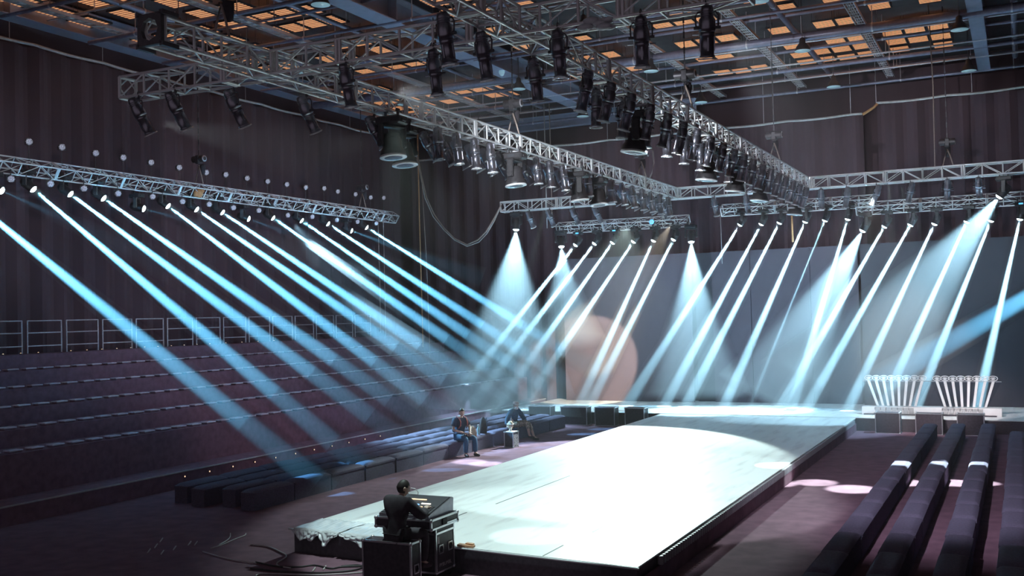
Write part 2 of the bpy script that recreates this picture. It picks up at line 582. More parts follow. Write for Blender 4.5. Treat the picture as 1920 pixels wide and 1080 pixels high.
# ------------------------------------------------------------------ backdrop
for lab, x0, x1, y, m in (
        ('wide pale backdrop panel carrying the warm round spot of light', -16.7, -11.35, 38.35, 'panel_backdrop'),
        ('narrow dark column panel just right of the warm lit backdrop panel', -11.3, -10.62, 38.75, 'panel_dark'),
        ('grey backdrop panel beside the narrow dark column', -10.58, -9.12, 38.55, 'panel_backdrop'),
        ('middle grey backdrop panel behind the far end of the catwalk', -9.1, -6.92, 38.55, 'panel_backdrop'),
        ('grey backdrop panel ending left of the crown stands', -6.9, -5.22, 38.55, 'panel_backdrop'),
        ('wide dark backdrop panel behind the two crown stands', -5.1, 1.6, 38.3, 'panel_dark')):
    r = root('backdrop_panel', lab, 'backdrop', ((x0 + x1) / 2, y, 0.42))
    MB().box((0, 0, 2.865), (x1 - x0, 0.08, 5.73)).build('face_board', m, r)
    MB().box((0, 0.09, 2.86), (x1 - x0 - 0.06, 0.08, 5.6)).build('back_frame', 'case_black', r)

# ------------------------------------------------------------------ benches
def bench_proto():
    r = root('padded_bench', '', 'bench')
    mb = MB(); mb.box((0, 0, 0.17), (0.355, 1.29, 0.34))
    mb.build('skirt', 'bench_fabric', r)
    # softly domed cushion
    nx, ny = 8, 14; vs, fs = [], []
    L, W = 1.285, 0.385
    for i in range(nx + 1):
        for j in range(ny + 1):
            u, v = i / nx * 2 - 1, j / ny * 2 - 1
            e = (1 - abs(u) ** 5) * (1 - abs(v) ** 9)
            vs.append((u * W / 2, v * L / 2, 0.365 + 0.062 * max(0, e) ** 0.5))
    for i in range(nx):
        for j in range(ny):
            a = i * (ny + 1) + j
            fs.append((a, a + ny + 1, a + ny + 2, a + 1))
    c = MB(); c.add(vs, fs, True)
    c.prism([(-W / 2, -L / 2), (W / 2, -L / 2), (W / 2, L / 2), (-W / 2, L / 2)], 'z', 0.325, 0.366)
    c.build('cushion', 'bench_fabric', r)
    return r


BP = bench_proto()
first = [True]


def place(proto, flag, loc, rz=0.0, label=None, group=None, cat=None):
    o = proto if flag[0] else dup(proto)
    flag[0] = False
    o.location = loc; o.rotation_euler = (0, 0, rz)
    if label: o['label'] = label
    if group: o['group'] = group
    return o


rn = random.Random(4)
for row, (x, nm) in enumerate(((-2.53, 'row nearest the catwalk'), (-1.78, 'second row from the catwalk'), (-0.97, 'third row from the catwalk'), (-0.22, 'row farthest from the catwalk'))):
    for k in range(15):
        y = 13.36 + 1.333 * k + (0.0, 0.18, 0.35, -0.12)[row]
        if y > (32.2, 32.3, 32.6, 31.2)[row]: continue
        place(BP, first, (x + rn.uniform(-.008, .008), y, 0), rn.uniform(-.006, .006),
              f'right-side padded grey bench, {nm}, {nth(k)} from the camera end', 'padded benches right of the catwalk')
for row, nm in enumerate(('front row by the floor', 'second row up from the floor aisle', 'third row from the floor aisle', 'rear row below the stand')):
    for k in range(14):
        y = 14.55 + 1.345 * k + 0.2 * (row % 2)
        if y > 32.6 or y < 16.5: continue
        place(BP, first, (-14.5 - 0.68 * row + rn.uniform(-.01, .01), y, 0), rn.uniform(-.008, .008),
              f'left-side padded bench, {nm}, {nth(k)} from the camera end', 'padded benches left of the catwalk')

# ------------------------------------------------------------------ tiered stand on the left
r = root('tiered_stand', 'dark carpeted stand rising in steps to the left wall', 'grandstand', (-18, 23.7, 0))
MB().box((-3.35, 0, 0.2), (6.7, 30.8, 0.40)).build('step', 'stand_carpet', r)
for k in range(6):
    x0 = -0.84 - k
    MB().box(((x0 - 6.7) / 2, 0, 0.40 + (0.89 + 0.38 * k) / 2), (6.7 + x0, 30.8, 0.89 + 0.38 * k)).build('step', 'stand_carpet', r)
MB().box((0.01, 0, 0.395), (0.03, 30.8, 0.03)).build('nosing', 'hem_tape', r)


def seat_proto():
    r = root('stand_seat', '', 'seat')
    MB().box((0, 0, 0.012), (0.18, 0.28, 0.024)).build('seat_base', 'stand_carpet', r)
    MB().box((0, 0, 0.042), (0.22, 0.34, 0.035), bevel=0.012).build('seat_pad', 'seat_vinyl', r)
    return r


SP = seat_proto(); first = [True]
for k in range(5):
    for j in range(44):
        y = 14.1 + 0.525 * j + 0.1 * k
        place(SP, first, (-19.08 - k, y, 1.29 + 0.38 * k), 0,
              f'small seat of the dark left stand, {nth(k)} row up, {nth(j)} from the camera end', 'seats of the left stand')


def step_light_proto():
    r = root('step_light', '', 'step light')
    MB().lathe([(0.035, -0.02), (0.035, 0.0), (0.02, 0.012)], 8).build('housing', 'case_black', r)
    MB().ball((0, 0, 0.014), 0.02, 8, 6, (1, 1, 0.6)).build('glow_lens', 'marker_glow', r)
    return r


LP = step_light_proto(); first = [True]
for j, (px, py) in enumerate(((13, 660), (46, 659), (79, 657), (140, 654.5), (170, 653), (198, 652), (226, 650.5), (252, 649.5), (278, 648.5), (303, 647.5), (328, 646), (352, 645), (376, 644), (400, 643), (430, 642), (460, 640.5), (490, 639), (520, 637.5))):
    p = atx(px, py, -23.75)
    place(LP, first, (-23.90, p.y, 3.215), 0, f'small step light at the foot of the guard rails, {nth(j)} from the camera end', 'step lights under the guard rails')
for j in range(11):
    o = place(LP, first, (-17.985, 18.4 + 0.83 * j, 0.27), 0, f'small step light on the lowest riser of the left stand, {nth(j)} from the camera end', 'step lights on the lowest riser')
    o.rotation_euler = (0, PI / 2, 0)

# ------------------------------------------------------------------ guard rails
def rail_proto():
    r = root('guard_rail', '', 'railing')
    L = 1.10
    for s in (-1, 1):
        MB().tube((0, s * L / 2, -0.1), (0, s * L / 2, 0.80), 0.022, 6).build('post', 'tray_metal', r)
    for z in (0.79, 0.46, 0.10):
        MB().tube((0, -L / 2, z), (0, L / 2, z), 0.019, 6).build('rail_bar', 'tray_metal', r)
    return r


RP = rail_proto(); first = [True]
for k in range(15):
    place(RP, first, (-24.25, 17.07 + 1.275 * k, 3.30), 0,
          f'metal guard rail panel atop the left stand, {nth(k)} from the camera end', 'guard rails atop the left stand')

# ================================================================== TRUSSES
def truss(label, p0, p1, s, phi=0.0, pitch=0.55, rc=0.024, rb=0.013, post=0.04, joints=4, group='lighting trusses', name='lighting_truss', up=None):
    """box truss whose axis runs p0 -> p1, section s, rolled by phi about the axis"""
    p0, p1 = Vector(p0), Vector(p1)
    mid = (p0 + p1) / 2
    a = (p1 - p0).normalized(); L = (p1 - p0).length
    b = Vector((a.y, -a.x, 0)).normalized(); c = Vector((0, 0, 1))
    b, c = b * math.cos(phi) - c * math.sin(phi), c * math.cos(phi) + b * math.sin(phi)
    r = root(name, label, 'truss', mid, 0, group)
    h = s / 2
    K = [b * h + c * h, b * h - c * h, -b * h - c * h, -b * h + c * h]
    for k in K:
        MB().tube(a * (-L / 2) + k, a * (L / 2) + k, rc, 8).build('chord', 'aluminium', r)
    n = max(2, round(L / pitch)); st = L / n
    for q in range(4):
        k0, k1 = K[q], K[(q + 1) % 4]
        mb = MB()
        for i in range(n + 1):
            t = -L / 2 + st * i
            pr = post / 2 * (1.0 if i % joints else 1.5)
            mb.tube(a * t + k0, a * t + k1, pr, 6, cap=False)
            if i and i % joints == 0 and i < n:
                mb.tube(a * (t + post * 1.6) + k0, a * (t + post * 1.6) + k1, pr, 6, cap=False)
            if i < n:
                e0, e1 = (k0, k1) if (i + q // 2) % 2 else (k1, k0)
                mb.tube(a * t + e0, a * (t + st) + e1, rb, 6, cap=False)
        mb.build('lattice', 'aluminium', r)
    for e in (-1, 1):
        mb = MB()
        t = a * (e * L / 2)
        for q in range(4):
            mb.tube(t + K[q], t + K[(q + 1) % 4], post * 0.62, 6)
            mb.tube(t + K[q] * 0.55 + K[(q + 1) % 4] * 0.45, t + K[q] * 0.5 + K[(q - 1) % 4] * 0.5 + Vector((0, 0, 0)), rb, 5)
        mb.build('end_frame', 'aluminium', r)
    return r


S = 0.35
ZT = 7.875
truss('long roof truss above the left edge of the catwalk, running to the back', (-10.37, 10.2, ZT), (-10.37, 33.12, ZT), S, 0, 0.546)
truss('long roof truss above the right edge of the catwalk, running to the back', (-6.07, 9.0, ZT), (-6.07, 33.12, ZT), S, 0, 0.546)
truss('near cross truss spanning over the console end of the catwalk', (-13.35, 12.5, ZT), (-2.85, 12.5, ZT), S, 0, 0.55)
truss('far cross truss spanning above the front of the back stage', (-16.85, 33.3, ZT), (0.2, 33.3, ZT), S, 0, 0.55)
SL = 0.315
PHI = math.radians(33)
truss('tilted truss along the left stand carrying blue beam lamps', (-21.55, 11.5, 7.80), (-21.55, 33.3, 7.80), SL, PHI, 0.52, 0.02, 0.011, 0.03, group='tilted beam-lamp trusses')
truss('short tilted truss over the warm lit backdrop panel', (-16.1, 36.55, 7.28), (-10.85, 36.55, 7.24), SL, PHI, 0.5, 0.02, 0.011, 0.03, group='tilted beam-lamp trusses')
truss('tilted truss over the grey middle backdrop panels', (-9.65, 36.75, 7.55), (-4.4, 36.75, 7.52), SL, PHI, 0.5, 0.02, 0.011, 0.03, group='tilted beam-lamp trusses')
truss('tilted truss over the dark right backdrop panel and crown stands', (-4.9, 36.35, 7.24), (2.6, 36.35, 7.24), SL, PHI, 0.5, 0.02, 0.011, 0.03, group='tilted beam-lamp trusses')

# near-end gate of the left truss: dark square plate with an octagonal opening
r = root('truss_gate', 'dark square end gate on the camera end of the left roof truss', 'truss gate', (-10.37, 10.12, ZT))
mb = MB(); h = 0.215; q = 0.155
outer = [(-h, -h), (h, -h), (h, h), (-h, h)]
octo = [(q * math.cos(k * PI / 4), q * math.sin(k * PI / 4)) for k in range(8)]
vs = []; fs = []
sq = []
for k in range(8):
    ang = k * PI / 4; m_ = max(abs(math.cos(ang)), abs(math.sin(ang)))
    sq.append((h * math.cos(ang) / m_, h * math.sin(ang) / m_))
for yy in (-0.03, 0.03):
    vs += [(u, yy, v) for u, v in octo] + [(u, yy, v) for u, v in sq]
for k in range(8):
    j = (k + 1) % 8
    fs += [(k, 8 + k, 8 + j, j), (16 + k, 16 + j, 24 + j, 24 + k), (k, j, 16 + j, 16 + k), (8 + k, 24 + k, 24 + j, 8 + j)]
mb.add(vs, fs); mb.build('gate_plate', 'dark_steel', r)
for sx in (-1, 1):
    for sz in (-1, 1):
        MB().box((sx * h, 0.12, sz * h), (0.06, 0.3, 0.06)).build('corner_sleeve', 'dark_steel', r)

# ------------------------------------------------------------------ roof steel
def i_beam(label, p0, p1, wd, ht):
    p0, p1 = Vector(p0), Vector(p1); m_ = (p0 + p1) / 2; L = (p1 - p0).length
    along_y = abs((p1 - p0).y) > abs((p1 - p0).x)
    r = root('steel_beam', label, 'beam', m_, 0 if along_y else PI / 2)
    MB().box((0, 0, 0.015), (wd, L, 0.03)).build('lower_flange', 'steel_paint', r)
    MB().box((0, 0, ht / 2), (0.05, L, ht - 0.06)).build('web', 'steel_paint', r)
    MB().box((0, 0, ht - 0.015), (wd, L, 0.03)).build('upper_flange', 'steel_paint', r)
    n = int(L / 4.8)
    for i in range(1, n):
        for sx in (-1, 1):
            MB().box((sx * wd / 4, -L / 2 + L * i / n, ht / 2), (wd / 2 - 0.03, 0.03, ht - 0.06)).build('stiffener', 'steel_paint', r)
    return r


i_beam('broad blue grey roof beam running over the left side of the catwalk', (-15.28, 8, 12.0), (-15.28, 39.0, 12.0), 0.62, 0.7)
i_beam('broad grey roof beam running over the right benches', (-0.87, 8, 12.0), (-0.87, 39.0, 12.0), 0.40, 0.7)
i_beam('dim roof beam running just inside the left wall', (-24.1, 8, 12.25), (-24.1, 39.0, 12.25), 0.6, 0.7)
i_beam('cross beam in front of the back curtain, left of the long trusses', (-20.5, 39.25, 11.75), (-11.2, 39.25, 11.75), 0.3, 0.55)
i_beam('cross roof beam high over the near cross truss', (-24, 16.5, 12.1), (6, 16.5, 12.1), 0.35, 0.6)


def pipe(label, p0, p1, rad, m='pipe_paint', hang=3.6, name='roof_pipe'):
    p0, p1 = Vector(p0), Vector(p1); m_ = (p0 + p1) / 2; d = p1 - p0; L = d.length; a = d.normalized()
    r = root(name, label, 'pipe', m_, 0, 'pipes under the hall roof')
    MB().tube(-a * L / 2, a * L / 2, rad, 10).build('pipe_run', m, r)
    n = int(L / hang)
    for i in range(n):
        t = a * (-L / 2 + L * (i + 0.5) / n)
        MB().tube(t, t + Vector((0, 0, 13.02 - m_.z)), 0.014, 5).build('hanger_rod', 'tray_metal', r)
        MB().tube(t - a * 0.025, t + a * 0.025, rad + 0.012, 10).build('pipe_clip', 'tray_metal', r)
    return r


PY = [(17.9, 12.05, .05), (19.3, 12.3, .03), (20.7, 12.0, .06), (22.2, 12.25, .04), (23.5, 12.0, .05), (25.0, 12.2, .035), (26.6, 12.0, .06), (28.1, 12.0, .045),
      (29.6, 12.3, .05), (31.1, 12.0, .13), (32.3, 12.15, .03), (33.6, 12.25, .055), (34.4, 12.0, .03), (35.45, 12.05, .07), (36.7, 12.0, .035), (37.7, 12.25, .05), (38.9, 12.0, .055)]
for j, (y, z, rad) in enumerate(PY):
    wd = 'fat' if rad > .1 else ('thick' if rad >= .055 else ('medium' if rad >= .04 else 'thin'))
    pipe(f'{wd} roof pipe crossing the hall, {nth(j)} from the camera end', (-23.6, y, z), (5.5, y, z), rad, 'pipe_paint' if rad >= .04 else 'tray_metal')
for lab, x, z, rad in (('pipe running lengthwise between the two long trusses', -5.85, 12.28, .085), ('lengthwise roof pipe left of the broad blue grey beam', -17.2, 12.35, .07),
                       ('lengthwise roof pipe just right of the broad blue grey beam', -12.3, 12.35, .05), ('lengthwise roof pipe near the left wall', -20.9, 12.35, .08), ('short stub of pipe right of the right roof beam', 0.1, 12.3, .09)):
    pipe(lab, (x, 14, z), (x, 38.6, z), rad)


def tray(label, x, z, y0=14.0, y1=38.8):
    r = root('cable_tray', label, 'cable tray', (x, (y0 + y1) / 2, z), 0, 'cable trays under the roof')
    L = y1 - y0
    for s in (-1, 1):
        MB().box((s * 0.13, 0, 0.04), (0.025, L, 0.09)).build('side_rail', 'tray_metal', r)
    mb = MB()
    for i in range(int(L / 0.3)):
        mb.box((0, -L / 2 + 0.15 + 0.3 * i, 0.01), (0.25, 0.035, 0.02))
    mb.build('rung_lattice', 'tray_metal', r)
    mb = MB()
    for k in (-0.07, -0.02, 0.04):
        mb.tube((k, -L / 2, 0.045), (k, L / 2, 0.045), 0.02, 6)
    mb.build('cable_run', 'cable_pale', r)
    return r


for lab, x in (('cable tray running lengthwise, nearest the left wall', -22.4), ('cable tray running lengthwise left of the broad blue grey beam', -18.7), ('cable tray over the left edge of the catwalk', -12.9), ('cable tray over the left long truss', -10.0),
               ('cable tray between the two long trusses', -7.0), ('cable tray right of the right long truss', -3.9)):
    tray(lab, x, 12.1)


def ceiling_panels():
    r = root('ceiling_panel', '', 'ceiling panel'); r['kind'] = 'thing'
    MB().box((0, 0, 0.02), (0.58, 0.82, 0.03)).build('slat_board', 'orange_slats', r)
    mb = MB()
    for s in (-1, 1):
        mb.box((s * 0.305, 0, 0.02), (0.035, 0.88, 0.06)); mb.box((0, s * 0.425, 0.02), (0.58, 0.035, 0.06))
    for sx in (-1, 1):
        for sy in (-1, 1): mb.tube((sx * 0.3, sy * 0.4, 0.04), (sx * 0.3, sy * 0.4, 0.45), 0.008, 4)
    mb.build('edge_frame', 'ceiling_black', r)
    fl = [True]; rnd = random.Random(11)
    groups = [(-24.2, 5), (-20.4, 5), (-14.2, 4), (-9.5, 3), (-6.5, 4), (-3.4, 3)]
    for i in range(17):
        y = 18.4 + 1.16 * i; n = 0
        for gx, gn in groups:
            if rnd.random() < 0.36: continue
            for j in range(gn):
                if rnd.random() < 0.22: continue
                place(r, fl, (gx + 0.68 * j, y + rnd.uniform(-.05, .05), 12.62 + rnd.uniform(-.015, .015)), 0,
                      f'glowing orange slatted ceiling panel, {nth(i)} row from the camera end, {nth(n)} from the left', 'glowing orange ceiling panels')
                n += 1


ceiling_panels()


def pendant_proto():
    r = root('pendant_lamp', '', 'pendant lamp')
    MB().lathe([(0.235, 0.0), (0.225, 0.03), (0.17, 0.14), (0.09, 0.24), (0.08, 0.36), (0.03, 0.40)], 20).build('shade', 'black_shell', r)
    MB().lathe([(0.0005, 0.012), (0.22, 0.006), (0.232, -0.004)], 24).build('reflector_disc', 'reflector_glow', r)
    MB().box((0.02, 0, -0.003), (0.012, 0.09, 0.01)).build('lamp_clip', 'white_gloss', r)
    MB().tube((0, 0, 0.39), (0, 0, 1.54), 0.014, 5).build('stem', 'dark_steel', r)
    return r


PP = pendant_proto(); first = [True]
for i, x in enumerate((-19.4, -14.85, -10.2, -5.52, -1.27)):
    for j, y in enumerate((19.9, 25.2, 30.75, 36.35)):
        nm = ('over the left stand', 'under the broad blue grey beam', 'over the left long truss', 'between the long trusses', 'beside the right roof beam')[i]
        place(PP, first, (x, y, 11.5), 0, f'round pendant lamp {nm}, {nth(j)} from the camera end', 'round pendant roof lamps')

# ================================================================== LAMPS
def q_aim(d):
    return Vector(d).normalized().to_track_quat('-Z', 'Y')


def hook_clamp(r, z0=0.0):
    mb = MB()
    mb.path([(0.0, 0.036 * math.cos(t), 0.018 + 0.036 * math.sin(t)) for t in [PI * (-0.3 + 1.5 * i / 10) for i in range(11)]], 0.010, 5)
    mb.box((0, 0, -0.035), (0.03, 0.035, 0.05)); mb.tube((0, 0, -0.05), (0, 0, -0.10), 0.012, 6)
    mb.tube((0, 0.02, -0.03), (0, 0.06, -0.03), 0.008, 5)
    return mb.build('hook_clamp', 'dark_steel', r)


def profile_proto():
    r = root('profile_spotlight', '', 'spotlight')
    hook_clamp(r)
    mb = MB()
    pts = [(-0.135, 0, -0.31), (-0.14, 0, -0.16), (-0.11, 0, -0.115), (0, 0, -0.10), (0.11, 0, -0.115), (0.14, 0, -0.16), (0.135, 0, -0.31)]
    mb.path(pts, 0.011, 6)
    for s in (-1, 1): mb.tube((s * 0.10, 0, -0.31), (s * 0.165, 0, -0.31), 0.022, 8)
    mb.build('yoke', 'dark_steel', r)
    P = Vector((0, 0, -0.31))
    h = MB()
    h.lathe([(0.03, 0.275), (0.065, 0.265), (0.078, 0.22), (0.08, 0.13), (0.10, 0.10), (0.105, 0.0), (0.10, -0.05)], 14)
    for z in (0.15, 0.175, 0.20): h.lathe([(0.082, z - 0.006), (0.09, z - 0.004), (0.09, z + 0.004), (0.082, z + 0.006)], 14)
    h.box((0, 0.07, 0.20), (0.06, 0.06, 0.09))
    h.use('graphite_shell').build('lamp_housing', None, r, P)
    b = MB()
    b.lathe([(0.092, -0.05), (0.092, -0.10), (0.083, -0.11), (0.083, -0.33), (0.095, -0.335), (0.095, -0.36), (0.075, -0.36), (0.07, -0.335), (0.0005, -0.33)], 14)
    for a in range(4): b.box((0.085 * math.cos(a * PI / 2), 0.085 * math.sin(a * PI / 2), -0.2), (0.02, 0.02, 0.16), (0, 0, a * PI / 2))
    b.tube((0.10, 0, -0.08), (0.18, 0, -0.08), 0.008, 5); b.tube((-0.10, 0, -0.08), (-0.18, 0, -0.08), 0.008, 5)
    bo = b.use('graphite_shell').build('lens_barrel', None, r, P)
    MB().lathe([(0.0005, -0.336), (0.05, -0.338), (0.069, -0.345)], 12).build('front_lens', 'lens_off', bo)
    g = MB()
    hw, q = 0.112, 0.099
    vs, fs = [], []
    for zz in (-0.365, -0.385):
        for k in range(8):
            a = PI / 8 + k * PI / 4; m_ = max(abs(math.cos(a)), abs(math.sin(a)))
            vs.append((q * math.cos(a), q * math.sin(a), zz)); vs.append((hw * math.cos(a) / m_ * 0.97, hw * math.sin(a) / m_ * 0.97, zz))
    for k in range(8):
        j = (k + 1) % 8
        fs += [(2 * k, 2 * k + 1, 2 * j + 1, 2 * j), (16 + 2 * k, 16 + 2 * j, 16 + 2 * j + 1, 16 + 2 * k + 1),
               (2 * k, 2 * j, 16 + 2 * j, 16 + 2 * k), (2 * k + 1, 16 + 2 * k + 1, 16 + 2 * j + 1, 2 * j + 1)]
    g.add(vs, fs)
    g.use('aluminium').build('gel_frame', None, r, P)
    return r


AIMED = ('lamp_housing', 'lens_barrel', 'gel_frame', 'head', 'can')


def stem(n): return n.split('.')[0]


def point(o, d):
    d = Vector(d)
    pan = math.atan2(d.y, d.x) - PI / 2
    for k in o.children:
        if stem(k.name) == 'yoke':
            k.rotation_euler = (0, 0, pan)
        if stem(k.name) in AIMED:
            k.rotation_mode = 'QUATERNION'; k.rotation_quaternion = q_aim(d)


PS = profile_proto(); ps_first = [True]
ps_n = {}


def profile(p, target, where, dark=False):
    ps_n[where] = ps_n.get(where, -1) + 1
    o = place(PS, ps_first, p, 0, f'profile spotlight {where}, {nth(ps_n[where])} from the camera end', 'profile spotlights on the trusses')
    d = Vector(target) - (Vector(p) + Vector((0, 0, -0.31)))
    point(o, d)
    return o


def head_proto(name, cat, sc, wide, lens_mat):
    r = root(name, '', cat)
    s = sc
    for sx in (-1, 1):
        mb = MB(); mb.box((sx * 0.11 * s, 0, -0.05), (0.03, 0.05, 0.12)); mb.tube((sx * 0.11 * s, -0.03, 0.01), (sx * 0.11 * s, 0.03, 0.01), 0.035, 8)
        mb.build('hook_clamp', 'dark_steel', r)
    b = MB(); b.box((0, 0, -0.15 * s), (0.42 * s, 0.30 * s, 0.13 * s), bevel=0.025 * s)
    for sx in (-1, 1): b.box((sx * 0.2 * s, 0, -0.15 * s), (0.06 * s, 0.12 * s, 0.05 * s), bevel=0.01)
    bo = b.build('base', 'black_shell', r)
    MB().box((0, -0.152 * s, -0.15 * s), (0.14 * s, 0.006, 0.05 * s)).build('display', 'button_dark', bo)
    y = MB(); y.box((0, 0, -0.235 * s), (0.42 * s, 0.14 * s, 0.05 * s), bevel=0.012 * s)
    for sx in (-1, 1):
        y.box((sx * 0.195 * s, 0, -0.39 * s), (0.055 * s, 0.13 * s, 0.33 * s), bevel=0.018 * s)
        y.tube((sx * 0.165 * s, 0, -0.50 * s), (sx * 0.235 * s, 0, -0.50 * s), 0.055 * s, 12)
    y.build('yoke', 'black_shell', r)
    P = Vector((0, 0, -0.50 * s))
    h = MB()
    R = 0.20 * s if wide else 0.125 * s
    if wide:
        h.lathe([(0.05 * s, 0.17 * s), (0.12 * s, 0.15 * s), (0.15 * s, 0.06 * s), (0.155 * s, -0.06 * s), (0.19 * s, -0.13 * s), (R, -0.17 * s), (R, -0.205 * s), (R * 0.93, -0.21 * s), (R * 0.9, -0.195 * s)], 20)
    else:
        h.lathe([(0.05 * s, 0.20 * s), (0.10 * s, 0.19 * s), (0.13 * s, 0.10 * s), (0.135 * s, -0.06 * s), (R, -0.16 * s), (R, -0.20 * s), (R * 0.88, -0.205 * s), (R * 0.84, -0.19 * s)], 20)
    for a in range(6): h.box((0.135 * s * math.cos(a * PI / 3), 0.135 * s * math.sin(a * PI / 3), 0.03 * s), (0.02 * s, 0.05 * s, 0.11 * s), (0, 0, a * PI / 3))
    ho = h.build('head', 'black_shell', r, P)
    l = MB(); dm = 0.028 if wide else 0.07
    l.lathe([(R * 0.9 * math.cos(t), (-0.205 - dm * math.sin(t)) * s) for t in (1.565, 1.2, 0.8, 0.4, 0.0)], 20)
    l.build('lens', lens_mat, ho)
    ri = MB(); ri.lathe([(R * 0.9, -0.19 * s), (R * 1.02, -0.19 * s), (R * 1.05, -0.215 * s), (R * 0.92, -0.222 * s)], 24)
    ri.build('rim', 'aluminium' if wide else 'black_shell', ho)
    return r


HW = head_proto('moving_head', 'moving light', 1.2, True, 'lens_off'); hw_first = [True]
HB = head_proto('beam_lamp', 'moving light', 0.86, False, 'lens_lit'); hb_first = [True]
HU = head_proto('wash_lamp', 'moving light', 1.0, False, 'lens_lit'); hu_first = [True]

# ---- moving heads and the spotlights on the roof trusses
ZC = 7.70
FLOOD = []
wide = [
    ('left long truss', -10.2, [(733, 150), (965, 318), (1085, 366), (1122, 380)]),
    ('left long truss outer chord', -10.55, [(757, 262)]),
    ('right long truss inner chord', -6.25, [(1190, 222), (1325, 285), (1378, 308), (1424, 328), (1502, 372)]),
]
for where, X, pxs in wide:
    for j, (px, py) in enumerate(pxs):
        p = atx(px, py, X); p.y = min(p.y, 32.7)
        o = place(HW, hw_first, (X, p.y, ZC), 0, f'dark moving head under the {where}, {nth(j)} from the camera end', 'moving heads on the roof trusses')
        d = Vector((0.10 if X < -8 else -0.12, 0.05 * (j % 3 - 1), -1))
        point(o, d)
        FLOOD.append((Vector((X, p.y, ZC)), d))

HEADS = [(v[0].x, v[0].y) for v in FLOOD]


def clear(x, y):
    return all(abs(x - hx) > 0.2 or abs(y - hy) > 0.42 for hx, hy in HEADS)


rp = random.Random(21)
# left long truss: bright barrels on the outer chord, darker ones on the inner chord
y = 15.7
while y < 32.8:
    if clear(-10.55, y): profile((-10.55, y, ZC), (-7.6 + rp.uniform(-.3, .3), y + 2.6 + rp.uniform(-.5, .5), 0.4), 'on the outer chord of the left long truss')
    y += 0.62 + 0.012 * (y - 15) + rp.uniform(-.06, .06)
y = 17.4
while y < 32.8:
    if clear(-10.2, y): profile((-10.2, y, ZC), (-9.6 + rp.uniform(-.3, .3), y + 0.3, 0.4), 'on the inner chord of the left long truss')
    y += 0.72 + 0.01 * (y - 15) + rp.uniform(-.06, .06)
y = 14.6
while y < 32.8:
    if clear(-5.9, y): profile((-5.9, y, ZC), (-7.9 + rp.uniform(-.3, .3), y + 0.4 + rp.uniform(-.5, .5), 0.4), 'on the outer chord of the right long truss')
    y += 1.0 + rp.uniform(-.06, .06)
y = 15.9
while y < 32.8:
    if clear(-6.25, y): profile((-6.25, y, ZC), (-6.6 + rp.uniform(-.2, .2), y + 0.2, 0.4), 'on the inner chord of the right long truss')
    y += 1.25 + rp.uniform(-.06, .06)
# near cross truss and the camera ends of the long trusses
near = [(-12.9, 12.32, -11.2, 16.0), (-12.1, 12.32, -10.6, 16.0), (-11.2, 12.68, -9.8, 16.5), (-8.75, 12.32, -8.4, 14.0), (-7.25, 12.32, -7.1, 13.3),
        (-5.35, 12.32, -5.2, 13.0), (-4.2, 12.32, -4.6, 13.6), (-3.35, 12.32, -4.0, 14.0)]
for x, yy, tx, ty in near:
    ps_n.setdefault('w', 0)
    i = ps_n['w']; ps_n['w'] += 1
    o = place(PS, ps_first, (x, yy, ZC), 0, f'black profile spotlight under the near cross truss, {nth(i)} from the left', 'profile spotlights on the trusses')
    point(o, Vector((tx, ty, 0)) - Vector((x, yy, 7.39)))
for i, (x, yy, tx, ty) in enumerate(((-10.55, 13.7, -9.3, 17.5), (-6.25, 10.9, -6.0, 12.5), (-6.25, 11.9, -6.0, 13.5), (-6.25, 13.5, -6.1, 15.0))):
    o = place(PS, ps_first, (x, yy, ZC), 0, f'black profile spotlight near the crossing of the near trusses, {nth(i)} from the left', 'profile spotlights on the trusses')
    point(o, Vector((tx, ty, 0)) - Vector((x, yy, 7.39)))
# far cross truss
for i, (px, tx, ty, tz) in enumerate(((992, -14.6, 37, 1), (1030, -13.6, 37, 1), (1076, -12.2, 37, 1), (1118, -11.0, 37, 1), (1245, -9.6, 37, 0), (1340, -8.4, 36, 0), (1400, -7.6, 36, 0),
                                      (1540, -6.0, 36, 0), (1588, -6.2, 35, 0), (1644, -6.9, 35, 0), (1708, -5.0, 35.4, 0), (1777, -2.4, 35.4, 0), (1836, -0.8, 36, 0))):
    p = aty(px, 370, 33.12)
    o = place(PS, ps_first, (p.x, 33.12, ZC), 0, f'slim profile spotlight under the far cross truss, {nth(i)} from the left', 'profile spotlights on the trusses')
    point(o, Vector((tx, ty, tz)) - Vector((p.x, 33.12, 7.39)))


# ---- LED par lamps on the left tilted truss
def par_proto():
    r = root('led_par_lamp', '', 'par lamp')
    mb = MB(); mb.tube((0, 0, -0.26), (0, 0, 0.10), 0.011, 5); mb.box((0, 0, -0.24), (0.04, 0.06, 0.06))
    mb.build('hook_clamp', 'dark_steel', r)
    mb = MB(); mb.path([(-0.095, 0, 0.19), (-0.095, 0, 0.11), (0, 0, 0.10), (0.095, 0, 0.11), (0.095, 0, 0.19)], 0.008, 5)
    mb.build('yoke', 'dark_steel', r)
    c = MB(); c.lathe([(0.04, 0.11), (0.075, 0.10), (0.088, 0.03), (0.088, -0.04), (0.084, -0.042)], 16)
    co = c.build('can', 'black_shell', r, (0, 0, 0.19))
    MB().lathe([(0.0005, -0.0475), (0.05, -0.047), (0.083, -0.044)], 18).build('led_face', 'led_face', co)
    return r


